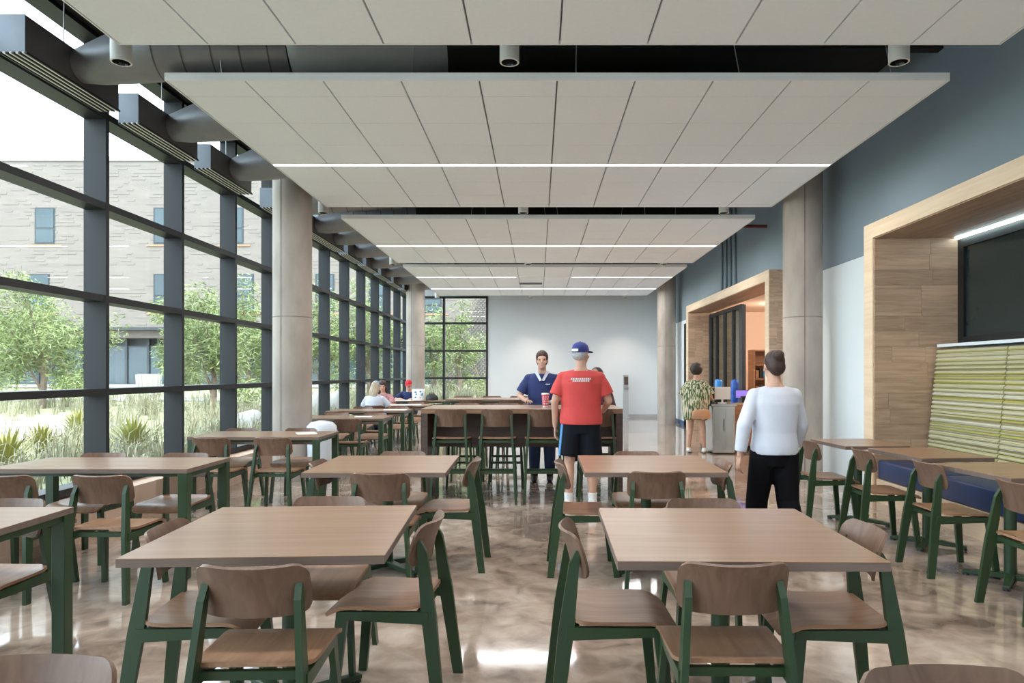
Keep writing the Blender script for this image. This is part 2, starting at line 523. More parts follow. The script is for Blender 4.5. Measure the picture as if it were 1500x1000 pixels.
for z in zr:
    boxo('transom', (-4.05, WX, YB - 0.015, YB + 0.115, z - 0.032, z + 0.032), 'black_metal', w2)
for a, b in ((-4.02, -3.045), (-2.975, WX - 0.06)):
    for i in range(4):
        boxo('pane', (a, b, YB + 0.09, YB + 0.098, zr[i] + 0.03, zr[i + 1] - 0.03), 'window_glass', w2)

# ------------------------------------------------------------------ round concrete columns
def column(x, y, label):
    t = thing('concrete_column', label, 'column', (x, y, 0), 0, 'round concrete columns')
    bm = bmesh.new(); loft(bm, [(0, 0, 0, .252, .252), (2.16, 0, 0, .252, .252)], 40)
    obj('shaft', bm, 'concrete', t, True)
    bm = bmesh.new(); loft(bm, [(2.166, 0, 0, .252, .252), (4.94, 0, 0, .252, .252)], 40)
    obj('shaft', bm, 'concrete', t, True)
    bm = bmesh.new(); loft(bm, [(2.155, 0, 0, .2525, .2525), (2.169, 0, 0, .2525, .2525)], 40, False)
    obj('pour_joint', bm, 'concrete_joint', t, True)
    a = R(-105)
    bm = bmesh.new(); bar(bm, (math.cos(a) * .250, math.sin(a) * .250, 0.01), (math.cos(a) * .250, math.sin(a) * .250, 4.9), .012, .010)
    obj('seam', bm, 'concrete_joint', t)
    for c in t.children:
        if c.name.startswith('shaft'):
            m = c.data
    return t
column(-3.30, 9.27, 'round concrete column nearest on the window side, warm light on its right flank')
column(-3.41, 19.2, 'distant round concrete column beside the corner window')
column(3.57, 9.30, 'round concrete column in front of the pale wall, between the two wood portals')
column(3.60, 19.3, 'distant round concrete column at the far right by the white wall')

# ------------------------------------------------------------------ suspended ceiling clouds
CX0, TW = -2.90, 0.61
CZ = EYE + 2.28
def make_tile(w, d):
    bm = bmesh.new(); box(bm, 0.007, w - 0.007, 0.0025, d - 0.0025, 0.0, 0.028)
    bmesh.ops.recalc_face_normals(bm, faces=bm.faces)
    me = mesh('tile', bm); me.materials.append(MATS['tile_white'])
    return me
TILE = make_tile(TW, 0.61); HALF = make_tile(TW, 0.305)
def cloud(y0, rows, label, lights_off=()):
    """rows: list of 'h' half row, 'f' full row, 'l' light strip"""
    t = thing('ceiling_cloud', label, 'ceiling panel', (0, y0, CZ), 0, 'suspended white ceiling clouds')
    y = 0.012
    for r in rows:
        if r == 'l':
            segs = [(CX0 + 0.01, CX0 + 6.09)]
            if lights_off and y > lights_off[0] - 0.5 and y < lights_off[0] + 0.5:
                segs = [(CX0 + .01, CX0 + 2.36), (CX0 + 3.72, CX0 + 6.09)]
                boxo('unlit_lens', (CX0 + 2.37, CX0 + 3.71, y + 0.03, y + 0.085, -0.001, 0.02), 'trim_white', t)
            for a, b in segs:
                boxo('light_strip', (a, b, y + 0.03, y + 0.085, -0.002, 0.02), 'strip_light', t)
                ad = bpy.data.lights.new('light_bar_lamp', 'AREA')
                ad.shape = 'RECTANGLE'; ad.size = b - a; ad.size_y = 0.055
                ad.energy = STRIP_W * (b - a) / 6.08; ad.color = (0.96, 0.98, 1.0)
                ao = bpy.data.objects.new('light_bar_lamp', ad); COL.objects.link(ao)
                ao.location = ((a + b) / 2, y0 + y + 0.0575, CZ - 0.004)
            boxo('light_housing', (CX0, CX0 + 6.1, y + 0.004, y + 0.028, 0.0, 0.03), 'trim_white', t)
            boxo('light_housing', (CX0, CX0 + 6.1, y + 0.087, y + 0.111, 0.0, 0.03), 'trim_white', t)
            y += 0.115
        else:
            dp = 0.61 if r == 'f' else 0.305
            for k in range(10):
                link('tile', TILE if r == 'f' else HALF, None, t, (CX0 + k * TW, y, 0))
            y += dp
    L = y + 0.012
    boxo('backing', (CX0 + 0.005, CX0 + 6.095, 0.008, L - 0.008, 0.028, 0.05), 'tile_gap', t)
    for a in ((CX0 - 0.012, CX0 + 6.112, -0.0, 0.010), (CX0 - 0.012, CX0 + 6.112, L - 0.010, L)):
        boxo('edge_trim', (a[0], a[1], a[2], a[3], -0.002, 0.060), 'trim_white', t)
    for a in (CX0 - 0.012, CX0 + 6.102):
        boxo('edge_trim', (a, a + 0.010, 0.010, L - 0.010, -0.002, 0.060), 'trim_white', t)
    for wx in (CX0 + 0.4, CX0 + 1.9, CX0 + 3.2, CX0 + 4.5, CX0 + 5.7):
        for wy in (0.08, L - 0.08):
            bm = bmesh.new(); tube(bm, [(wx, wy, 0.05), (wx + random.uniform(-.25, .25), wy, 4.95 - CZ)], 0.004, 5)
            obj('hanger_wire', bm, 'wire_metal', t)
    return t, y0 + L
STD = ['h', 'f', 'f', 'f', 'l', 'f', 'f', 'f']
c2, e2 = cloud(5.375, STD, 'large white tiled ceiling cloud in full view with one long light bar')
c1, e1 = cloud(4.80 - 4.11, STD, 'nearest white ceiling cloud, only its far row of tiles showing at the top edge')
c3, e3 = cloud(10.20, STD, 'third white ceiling cloud beyond the large one, smaller with one light bar')
c4, e4 = cloud(14.86, ['h', 'f', 'f', 'l', 'f', 'f', 'f', 'h', 'l', 'f', 'f', 'h'], 'farthest white ceiling cloud with two light bars and a small dark grille', (1.54,))
bm = bmesh.new(); box(bm, px(761, 17.6), px(794, 17.6), 2.55, 2.85, -0.012, 0.004)
gr = obj('air_grille', bm, 'black_metal', c4)
c0, e0 = cloud(-4.0, STD, 'white ceiling cloud behind the camera, out of the picture')

# ------------------------------------------------------------------ cylinder downlights in the gaps
def downlight_proto():
    t = thing('cylinder_downlight', 'x', 'lamp')
    bm = bmesh.new()
    loft(bm, [(0, 0, 0, .072, .072), (0.27, 0, 0, .072, .072)], 24, False)
    loft(bm, [(0, 0, 0, .064, .064), (0.012, 0, 0, .064, .064)], 24, False)
    a = [v for v in bm.verts if abs(v.co.z) < 1e-6]
    obj('can', bm, 'lamp_white', t, True)
    bm = bmesh.new(); n = 24
    r0 = [bm.verts.new((.072 * math.cos(2 * PI * k / n), .072 * math.sin(2 * PI * k / n), 0)) for k in range(n)]
    r1 = [bm.verts.new((.060 * math.cos(2 * PI * k / n), .060 * math.sin(2 * PI * k / n), 0)) for k in range(n)]
    for k in range(n):
        bm.faces.new((r0[k], r0[(k + 1) % n], r1[(k + 1) % n], r1[k]))
    obj('rim', bm, 'lamp_white', t)
    bm = bmesh.new(); loft(bm, [(0.0, 0, 0, .060, .060), (0.09, 0, 0, .035, .035)], 24, False)
    obj('reflector', bm, 'lamp_inner', t, True)
    bm = bmesh.new(); loft(bm, [(0.09, 0, 0, .035, .035), (0.095, 0, 0, .034, .034)], 16)
    obj('lens', bm, 'shop_lamp', t, True)
    bm = bmesh.new(); tube(bm, [(0, 0, .27), (0, 0, 4.95 - CZ)], 0.009, 8)
    obj('stem', bm, 'lamp_white', t, True)
    return t
DL = downlight_proto()
dl_used = False
WHERE = {5.08: 'in the nearest ceiling gap', 9.86: 'in the gap behind the large ceiling cloud', 14.58: 'in the third ceiling gap', 21.0: 'beyond the last ceiling cloud by the far wall', 0.2: 'behind the camera'}
SIDE = {-3.07: 'left, window side', -0.21: 'middle', 2.66: 'right, wall side'}
for yy in (5.08, 9.86, 14.58, 21.0):
    for xx in (-3.07, -0.21, 2.66):
        o = DL if not dl_used else copy_tree(DL)
        dl_used = True
        o.location = (xx, yy, CZ + 0.005)
        tag(o, 'white cylinder downlight %s, %s one' % (WHERE[yy], SIDE[xx]), 'lamp', 'cylinder downlights')
        sd = bpy.data.lights.new('downlight_beam', 'SPOT')
        sd.energy = SPOT_E; sd.color = (1.0, 0.86, 0.72); sd.spot_size = R(95); sd.spot_blend = 0.7; sd.shadow_soft_size = 0.035
        so = bpy.data.objects.new('downlight_beam', sd); COL.objects.link(so)
        so.location = (xx, yy, CZ - 0.01)

# ------------------------------------------------------------------ slot diffuser boxes and round ducts along the window wall
BX0, BX1 = -3.83, -3.65
BZ0, BZ1 = 3.705, 3.97
def diffuser_proto():
    t = thing('slot_diffuser', 'x', 'air diffuser')
    L = 1.10
    boxo('plenum', (BX0, BX1, 0.006, L, BZ0, BZ1), 'box_metal', t)
    boxo('end_plate', (BX0 - 0.002, BX1 + 0.002, 0.0, 0.006, BZ0 - 0.001, BZ1 + 0.001), 'box_end', t)
    for k in range(4):
        x = BX0 + 0.022 + k * 0.046
        boxo('slot_blade', (x, x + 0.016, 0.0, L, BZ0 - 0.012, BZ0), 'slot_white', t)
    for k in range(5):
        x = BX0 - 0.0 + k * 0.0455
        boxo('slot_recess', (x, x + 0.012, 0.0, L, BZ0 - 0.016, BZ0 - 0.0), 'black_metal', t)
    # flared boot and round duct running into the room
    bm = bmesh.new()
    tube(bm, [(BX1 - 0.01, 0.60, 3.86), (BX1 + 0.14, 0.60, 3.885), (BX1 + 0.35, 0.61, 3.94), (BX1 + 0.62, 0.64, 3.99)],
         [0.125, 0.16, 0.20, 0.215], 24, False)
    obj('boot', bm, 'duct_metal', t, True)
    pts = [(BX1 + 0.60, 0.64, 3.99), (BX1 + 0.95, 0.68, 4.02), (BX1 + 1.30, 0.74, 4.05), (BX1 + 1.6, 0.79, 4.075)]
    bm = bmesh.new(); tube(bm, pts, 0.215, 24, True)
    obj('round_duct', bm, 'duct_metal', t, True)
    for k in range(9):
        u = 0.62 + k * 0.21
        x = BX1 + u
        q = None
        for a, b in zip(pts, pts[1:]):
            if a[0] <= x <= b[0]:
                f = (x - a[0]) / (b[0] - a[0]); q = Vector(a).lerp(Vector(b), f); dd = (Vector(b) - Vector(a)).normalized()
        if q is None:
            continue
        bm = bmesh.new(); tube(bm, [q - dd * 0.006, q + dd * 0.006], 0.2185, 24, True)
        obj('duct_seam', bm, 'box_metal', t, True)
    bm = bmesh.new(); tube(bm, [(BX1 - 0.03, 0.45, BZ1), (BX1 - 0.03, 0.45, 4.95)], 0.005, 6)
    obj('hanger_rod', bm, 'wire_metal', t)
    return t
DIFF = diffuser_proto()
starts = [4.903 + MS * k for k in range(11)]
starts[3] = 9.50
starts[4] = 10.80
ordn = ['first', 'second', 'third', 'fourth', 'fifth', 'sixth', 'seventh', 'eighth', 'ninth', 'tenth', 'eleventh']
for k, s in enumerate(starts):
    o = DIFF if k == 0 else copy_tree(DIFF)
    o.location = (0, s, 0)
    tag(o, '%s dark slot diffuser box with round duct above the window wall, counting from the camera' % ordn[k], 'air diffuser', 'slot diffusers along the windows')
o = copy_tree(DIFF); o.location = (0, 3.512, 0)
tag(o, 'slot diffuser box just outside the upper left corner of the picture', 'air diffuser', 'slot diffusers along the windows')

# pipes and wrapped duct above the clouds
def pipe(name, label, pts, r, material, cat='pipe'):
    bm = bmesh.new(); tube(bm, pts, r, 12)
    return tag(obj(name, bm, material, None, True), label, cat)
pipe('sprinkler_pipe', 'dark red sprinkler pipe running to the right wall above the third ceiling cloud', [(2.7, 12.0, 3.97), (3.98, 12.0, 3.97)], 0.03, 'red_pipe')
pipe('sprinkler_branch', 'dark red sprinkler branch pipe crossing in the nearest ceiling gap', [(1.3, 5.2, 4.62), (2.5, 4.9, 4.2)], 0.035, 'red_pipe')
bm = bmesh.new()
tube(bm, [(-2.035, 5.70, 4.08), (-1.95, 5.71, 4.09), (-1.6, 5.77, 4.12), (-1.2, 5.83, 4.17), (-0.8, 5.9, 4.22)], [0.22, 0.27, 0.26, 0.29, 0.24], 20)
tag(obj('wrapped_duct', bm, 'grey_plastic', None, True), 'grey wrapped duct above the large ceiling cloud', 'duct')
# conduits on the right wall above the far portal
for k in range(4):
    yy = 14.9 - k * 0.33
    bm = bmesh.new(); tube(bm, [(XR - 0.03, yy, PT), (XR - 0.03, yy, 4.9)], 0.028, 10)
    tag(obj('wall_conduit', bm, 'wall_blue', None, True), 'painted vertical conduit on the blue wall above the far portal, %s of four' % ['leftmost', 'second from left', 'third from left', 'rightmost'][k], 'conduit', 'four conduits above the far portal')

# ------------------------------------------------------------------ near wood portal with banquette niche
NB = 4.674                # back of the niche
IT = 2.91                 # inner height
p1 = thing('wood_portal', 'near oak-faced portal framing the striped banquette niche', 'portal', (0, 0, 0), 0, 'oak portals on the right wall')
JF = 7.65
boxo('casing', (PX, NB + 0.1, JF + 0.012, P1b, 0, PT), 'portal_casing', p1)
boxo('casing', (PX, NB + 0.1, P1a, P1a + 0.2, 0, PT), 'portal_casing', p1)
boxo('casing', (PX, NB + 0.1, P1a + 0.2, JF + 0.012, IT + 0.012, PT), 'portal_casing', p1)
random.seed(3)
def plank_wall(parent, xa, xb, yf, z0, z1, rowh, thick, toward=-1, nm='portal_plank'):
    z = z0; cache = {}
    while z < z1 - 0.01:
        h = min(rowh, z1 - z)
        cuts = [xa]
        c = xa + random.uniform(0.15, 0.75) * (xb - xa)
        cuts.append(c)
        if random.random() < 0.4 and xb - c > 0.5 * (xb - xa):
            cuts.append(c + 0.5 * (xb - c))
        cuts.append(xb)
        for a, b in zip(cuts, cuts[1:]):
            t_ = thick * random.uniform(0.82, 1.0)
            bm = bmesh.new()
            y0, y1 = (yf - t_, yf) if toward < 0 else (yf, yf + t_)
            cx, cz = (a + b) / 2, z + h / 2
            box(bm, a - cx + 0.0012, b - cx - 0.0012, y0 - yf, y1 - yf, -h / 2 + 0.0015, h / 2 - 0.0015)
            obj('plank', bm, nm, parent, False, (cx, yf, cz))
        z += h
plank_wall(p1, PX + 0.012, NB, JF + 0.012, 0.0, IT, 0.171, 0.012)
# soffit planks run along Y
x = PX + 0.012
while x < NB - 0.02:
    w = min(0.135, NB - x)
    ya = P1a + 0.2
    cuts = [ya, ya + random.uniform(1.2, 2.6), ya + random.uniform(3.2, 4.6), JF]
    for a, b in zip(cuts, cuts[1:]):
        t_ = 0.012 * random.uniform(0.8, 1.0)
        cx, cy = x + w / 2, (a + b) / 2
        bm = bmesh.new(); box(bm, -w / 2 + .0012, w / 2 - .0012, a - cy + .0015, b - cy - .0015, -t_, 0)
        obj('soffit_plank', bm, 'soffit_plank', p1, False, (cx, cy, IT + 0.012))
    x += w
# niche back wall with the dark window
SZ = 1.742
w3 = bpy.data.objects.new('window_3', None); COL.objects.link(w3); struct(w3)
boxo('frame', (NB - 0.02, NB + 0.06, JF - 0.11, JF - 0.005, SZ, 2.89), 'black_metal', w3)
boxo('frame', (NB - 0.02, NB + 0.06, P1a + 0.2, JF - 0.11, SZ, SZ + 0.075), 'black_metal', w3)
boxo('frame', (NB - 0.02, NB + 0.06, P1a + 0.2, JF - 0.11, 2.80, 2.89), 'black_metal', w3)
boxo('frame', (NB - 0.02, NB + 0.06, 4.6, 4.7, SZ + 0.075, 2.80), 'black_metal', w3)
boxo('pane', (NB + 0.01, NB + 0.02, 4.7, JF - 0.11, SZ + 0.075, 2.80), 'dark_glass', w3)
boxo('pane', (NB + 0.01, NB + 0.02, P1a + 0.2, 4.6, SZ + 0.075, 2.80), 'dark_glass', w3)
struct(boxo('wall_niche', (NB + 0.061, NB + 0.1, P1a + 0.2, JF, 0, IT), 'wall_white'))
struct(boxo('trim_1', (4.40, NB, P1a + 0.2, JF - 0.05, SZ - 0.04, SZ - 0.008), 'panel_white'))
led = boxo('led_strip', (NB - 0.065, NB - 0.050, P1a + 0.25, JF - 0.02, 2.890, 2.900), 'led_cyan')
tag(led, 'thin cyan-white light strip under the niche soffit above the dark window', 'lamp')
# banquette: plinth, navy seat, striped channelled back in panels
bq = thing('banquette', 'built-in bench with navy seat and yellow striped back in the oak niche', 'bench', (0, 0, 0))
boxo('plinth', (PX + 0.03, 4.60, P1a + 0.21, JF - 0.01, 0.0, 0.25), 'plinth_wood', bq)
y = JF - 0.02
SE = []
while y > P1a + 0.9:
    SE.append((max(y - 1.16, P1a + 0.25), y)); y -= 1.165
for a, b in SE:
    bm = bmesh.new(); box(bm, PX + 0.035, 4.42, a + 0.004, b - 0.004, 0.252, 0.46); bevel(bm, 0.025, 3)
    obj('seat_cushion', bm, 'navy_vinyl', bq, True)
def back_panel(a, b):
    """leaning upholstered panel with horizontal channels"""
    bm = bmesh.new()
    nrib, z0, z1 = 26, 0.47, 1.675
    prof = []
    for k in range(nrib):
        for j in range(4):
            f = (k + j / 4.0) / nrib
            z = z0 + (z1 - z0) * f
            x = 4.30 + (4.415 - 4.30) * f - 0.020 * abs(math.sin(PI * (j / 4.0))) ** 0.6
            prof.append((x, z))
    prof.append((4.415, z1))
    nf = [[bm.verts.new((x, yy, z)) for x, z in prof] for yy in (a + 0.006, a + 0.03, b - 0.03, b - 0.006)]
    for v in nf[0] + nf[3]:
        v.co.x += 0.012
    for s0, s1 in zip(nf, nf[1:]):
        for i in range(len(prof) - 1):
            bm.faces.new((s0[i], s0[i + 1], s1[i + 1], s1[i]))
    bk = [[bm.verts.new((4.45, yy, z)) for z in (z0, z1)] for yy in (a + 0.006, b - 0.006)]
    bm.faces.new((bk[0][0], bk[0][1], bk[1][1], bk[1][0]))
    bm.faces.new([s[-1] for s in nf] + [bk[1][1], bk[0][1]])
    bm.faces.new([s[0] for s in nf][::-1] + [bk[0][0], bk[1][0]])
    bm.faces.new(nf[0] + [bk[0][1], bk[0][0]])
    bm.faces.new(nf[3][::-1] + [bk[1][0], bk[1][1]])
    return bm
for a, b in SE:
    obj('back_panel', back_panel(a, b), 'stripe_fabric', bq)

# ------------------------------------------------------------------ far wood portal, shop behind it
p2 = thing('wood_portal', 'far oak-faced portal around the shop entrance', 'portal', (0, 0, 0), 0, 'oak portals on the right wall')
N2 = 4.30
boxo('casing', (PX, N2, P2a + 0.012, P2a + 0.2, 0, PT), 'portal_casing', p2)
boxo('casing', (PX, N2, P2b - 0.2 + 0.012, P2b, 0, PT), 'portal_casing', p2)
boxo('casing', (PX, N2, P2a + 0.2, P2b - 0.188, IT + 0.012, PT), 'portal_casing', p2)
plank_wall(p2, PX + 0.012, N2, P2b - 0.188, 0.0, IT, 0.18, 0.012)
plank_wall(p2, PX + 0.004, XR, P2a + 0.012, 0.0, PT, 0.18, 0.012)
x = PX + 0.012
while x < N2 - 0.02:
    w = min(0.145, N2 - x)
    cuts = [P2a + 0.2, P2a + random.uniform(1.6, 2.6), P2a + random.uniform(3.5, 4.6), P2b - 0.2]
    for a, b in zip(cuts, cuts[1:]):
        cx, cy = x + w / 2, (a + b) / 2
        bm = bmesh.new(); box(bm, -w / 2 + .0015, w / 2 - .0015, a - cy + .002, b - cy - .002, -0.011, 0)
        obj('soffit_plank', bm, 'soffit_plank', p2, False, (cx, cy, IT + 0.012))
    x += w
# glazed shop front: dark frames and panes at the back of the portal
d2 = bpy.data.objects.new('door_2', None); COL.objects.link(d2); struct(d2)
GX = N2 - 0.03
posts = [17.02, 16.45, 15.75, 15.05, 14.45]
for i, y in enumerate(posts):
    w = [0.10, 0.05, 0.04, 0.05, 0.16][i]
    boxo('frame_post', (GX - 0.04, GX + 0.04, y - w, y + w * 0.4, 0, 2.84), 'far_frame', d2)
boxo('frame_head', (GX - 0.035, GX + 0.035, 14.4, 17.05, 2.78, 2.86), 'far_frame', d2)
boxo('frame_rail', (GX - 0.025, GX + 0.025, 14.4, 17.05, 1.02, 1.08), 'stainless', d2)
for a, b in zip(posts[1:], posts):
    boxo('pane', (GX - 0.004, GX + 0.004, a + 0.03, b - 0.06, 0.05, 2.78), 'shop_glass', d2)
# the shop room
sw = bpy.data.objects.new('wall_shop', None); COL.objects.link(sw); struct(sw)
boxo('plaster', (4.35, 8.5, 20.2, 20.3, 0, 3.3), 'peach_wall', sw)
boxo('plaster', (8.4, 8.5, 8.0, 20.2, 0, 3.3), 'peach_wall', sw)
boxo('plaster', (4.9, 8.4, 8.0, 8.1, 0, 3.3), 'peach_wall', sw)
boxo('plaster', (4.31, 8.4, 8.1, 20.2, 3.2, 3.3), 'peach_wall', sw)
boxo('plaster', (N2, N2 + 0.1, 17.06, 20.2, 0, 3.2), 'peach_wall', sw)
boxo('plaster', (N2, N2 + 0.1, 8.1, P2a + 0.2, 0, 3.2), 'peach_wall', sw)
for i, (lx, ly) in enumerate(((6.3, 17.6), (5.6, 13.6), (6.6, 12.0))):
    bm = bmesh.new(); loft(bm, [(3.16, lx, ly, .16, .16), (3.2, lx, ly, .16, .16)], 20)
    tag(obj('shop_ceiling_light', bm, 'shop_lamp'), 'round warm ceiling light in the peach shop, %s' % ['at the back', 'in the middle', 'at the front'][i], 'lamp', 'ceiling lights in the shop')
    ld = bpy.data.lights.new('shop_light', 'POINT'); ld.energy = 75; ld.color = (1, .84, .68); ld.shadow_soft_size = .15
    lo = bpy.data.objects.new('shop_light', ld); COL.objects.link(lo); lo.location = (lx, ly, 3.05)
# bookcase in the shop
bc = thing('bookcase', 'tall reddish wooden bookcase against the peach shop wall', 'bookcase', (5.62, 17.4, 0))
boxo('side_panel', (-.24, -.20, -.2, .25, 0, 2.0), 'cabinet_wood', bc)
boxo('side_panel', (.70, .74, -.2, .25, 0, 2.0), 'cabinet_wood', bc)
boxo('back', (-.20, .70, .22, .25, 0, 2.0), 'cabinet_wood', bc)
for z in (0.05, 0.45, 0.85, 1.25, 1.6, 1.96):
    boxo('shelf', (-.20, .70, -.19, .22, z, z + .035), 'cabinet_wood', bc)
random.seed(11)
cols = ['white_plastic', 'black_plastic', 'paper', 'bag_tan', 'shirt_maroon', 'stripe_blue']
for zi, z in enumerate((1.286, 0.886)):
    x = 5.46
    k = 0
    while x < 5.85:
        w = random.uniform(.07, .12); h = random.uniform(.12, .26)
        bm = bmesh.new(); box(bm, x, x + w * .85, 17.28, 17.45, z, z + h); bevel(bm, .006, 1)
        tag(obj('shelf_box', bm, random.choice(cols)), 'small carton on the %s bookcase shelf in the peach shop' % ['upper', 'lower'][zi], 'box', 'cartons on the %s bookcase shelf' % ['upper', 'lower'][zi])
        x += w; k += 1

# service counter in front of the shop, steel cabinet, screens, water bottles
ct = thing('service_counter', 'wooden service counter with two drawers standing in the far portal', 'counter', (3.55, 12.55, 0))
boxo('carcass', (-0.48, 1.05, 0.02, 0.62, 0.09, 0.84), 'cabinet_wood', ct)
boxo('kick', (-.45, 1.02, 0.05, 0.60, 0.0, 0.09), 'black_plastic', ct)
boxo('worktop', (-.49, 1.08, 0.021, 0.64, 0.84, 0.875), 'stainless', ct)
for k in range(2):
    dr = boxo('drawer', (0.03 + k * .5, 0.50 + k * .5, 0.006, 0.02, 0.66, 0.81), 'cabinet_wood', ct)
    bm = bmesh.new(); tube(bm, [(0.2 + k * .5, .006, .73), (0.2 + k * .5, -.02, .73), (0.33 + k * .5, -.02, .73), (0.33 + k * .5, .006, .73)], .006, 6)
    obj('handle', bm, 'stainless', dr, True)
    dr = boxo('cabinet_door', (0.03 + k * .5, 0.50 + k * .5, 0.006, 0.02, 0.11, 0.64), 'cabinet_wood', ct)
    bm = bmesh.new(); ellipsoid(bm, (0.07 + k * .5, -.004, .55), (.014, .014, .014))
    obj('knob', bm, 'stainless', dr, True)
sc = thing('steel_cabinet', 'brushed steel end cabinet with slanted top at the counter end', 'cabinet', (3.05, 12.05, 0))
bm = bmesh.new(); box(bm, 0, .40, 0, .50, 0.02, .84); bevel(bm, .008, 2)
obj('body', bm, 'stainless', sc)
boxo('top', (-.02, .42, -.02, .52, .84, .875), 'stainless', sc)
boxo('panel', (0.03, 0.21, -.006, 0.0, .08, .78), 'stainless', sc)
boxo('panel', (0.23, 0.38, -.006, 0.0, .08, .78), 'stainless', sc)
bm = bmesh.new(); tube(bm, [(0.20, -.006, .62), (0.20, -.03, .60), (0.20, -.03, .42), (0.20, -.006, .40)], .008, 8)
obj('handle', bm, 'stainless', sc, True)
def screen(name, label, loc, rz, w, h, face, body='black_plastic'):
    t = thing(name, label, 'screen', loc, rz)
    bm = bmesh.new(); box(bm, -w / 2, w / 2, -.012, .012, .07, .07 + h); bevel(bm, .005, 1)
    obj('housing', bm, body, t)
    boxo('display', (-w / 2 + .01, w / 2 - .01, -.015, -.012, .08, .06 + h), face, t)
    bm = bmesh.new(); tube(bm, [(0, .015, .0), (0, .015, .12)], .018, 8)
    loft(bm, [(0, 0, 0.01, .08, .06), (.012, 0, 0.01, .08, .06)], 16)
    obj('foot', bm, body, t)
    return t
screen('register_screen', 'purple lit tablet screen on the service counter', (3.86, 12.78, .877), R(-6), .40, .16, 'screen_purple')
screen('register_screen', 'blank white back of a monitor on the service counter', (3.30, 12.33, .877), R(0), .28, .22, 'white_plastic', 'white_plastic')
screen('register_screen', 'black monitor seen edge-on beside the woman in the print dress', (3.13, 12.42, .877), R(20), .20, .20, 'black_plastic')
bm = bmesh.new(); box(bm, 0, .17, 0, .11, 0, .12); bevel(bm, .015, 2)
tag(obj('receipt_printer', bm, 'black_plastic', None, False, (3.72, 12.575, .876)), 'black receipt printer on the service counter under the purple screen', 'printer')
def water_jug(name, label, loc, material, h, r):
    t = thing(name, label, 'bottle', loc)
    bm = bmesh.new()
    loft(bm, [(0, 0, 0, r * .92, r * .92), (.02, 0, 0, r, r), (h * .3, 0, 0, r, r), (h * .32, 0, 0, r * .96, r * .96), (h * .36, 0, 0, r, r),
              (h * .86, 0, 0, r, r), (h * .96, 0, 0, r * .8, r * .8), (h, 0, 0, r * .5, r * .5)], 22)
    obj('vessel', bm, material, t, True)
    bm = bmesh.new(); loft(bm, [(h, 0, 0, r * .3, r * .3), (h * 1.05, 0, 0, r * .3, r * .3)], 14)
    obj('cap', bm, 'black_plastic', t, True)
water_jug('drink_canister', 'tall deep blue drink canister on the service counter', (3.72, 13.02, .876), 'blue_plastic', .42, .075)
water_jug('drink_canister', 'light blue drink canister beside the head of the woman in the print dress', (3.36, 12.95 - .12, 1.0), 'light_blue_plastic', .30, .07)
bm = bmesh.new(); box(bm, 3.26, 3.46, 12.74, 12.92, .876, 1.0); bevel(bm, .006, 1)
tag(obj('canister_stand', bm, 'black_plastic'), 'black block under the light blue canister on the counter', 'stand')
# sanitiser post by the far wall
sp = thing('sanitiser_post', 'slim grey sanitiser stand against the white far wall', 'stand', (2.77, 21.75, 0))
boxo('base', (-.14, .14, -.16, .16, 0, .02), 'grey_plastic', sp)
boxo('post', (-.075, .075, -.05, .05, .02, 1.36), 'base_grey', sp)
boxo('dispenser', (-.06, .06, -.13, -.05, 1.05, 1.30), 'bar_wood', sp)
boxo('drip_tray', (-.07, .07, -.14, -.05, .94, .96), 'stainless', sp)
# ------------------------------------------------------------------ chairs
def curved_sheet(nu, nv, f, thick):
    """sheet from f(u,v)->(point), thickened along its normal"""
    bm = bmesh.new()
    P = [[Vector(f(i / nu, j / nv)) for j in range(nv + 1)] for i in range(nu + 1)]
    N = [[None] * (nv + 1) for _ in range(nu + 1)]
    for i in range(nu + 1):
        for j in range(nv + 1):
            du = P[min(i + 1, nu)][j] - P[max(i - 1, 0)][j]
            dv = P[i][min(j + 1, nv)] - P[i][max(j - 1, 0)]
            n = du.cross(dv)
            N[i][j] = n.normalized() if n.length > 1e-9 else Vector((0, 0, 1))
    A = [[bm.verts.new(P[i][j] + N[i][j] * thick / 2) for j in range(nv + 1)] for i in range(nu + 1)]
    B = [[bm.verts.new(P[i][j] - N[i][j] * thick / 2) for j in range(nv + 1)] for i in range(nu + 1)]
    for i in range(nu):
        for j in range(nv):
            bm.faces.new((A[i][j], A[i + 1][j], A[i + 1][j + 1], A[i][j + 1]))
            bm.faces.new((B[i][j], B[i][j + 1], B[i + 1][j + 1], B[i + 1][j]))
    for i in range(nu):
        bm.faces.new((A[i][0], B[i][0], B[i + 1][0], A[i + 1][0]))
        bm.faces.new((A[i][nv], A[i + 1][nv], B[i + 1][nv], B[i][nv]))
    for j in range(nv):
        bm.faces.new((A[0][j], A[0][j + 1], B[0][j + 1], B[0][j]))
        bm.faces.new((A[nu][j], B[nu][j], B[nu][j + 1], A[nu][j + 1]))
    return bm

def rounded(u, v, w, h, r):
    """map the unit square to a rounded rectangle (x in +-w/2, y in 0..h)"""
    x = (u - .5) * w
    y = v * h
    # pull the x extent in near the top and bottom edges
    dy = min(y, h - y)
    if dy < r:
        k = r - math.sqrt(max(0, r * r - (r - dy) ** 2))
        x *= (w / 2 - k) / (w / 2)
    return x, y

def ease(n):
    return [0.5 - 0.5 * math.cos(PI * i / n) for i in range(n + 1)]

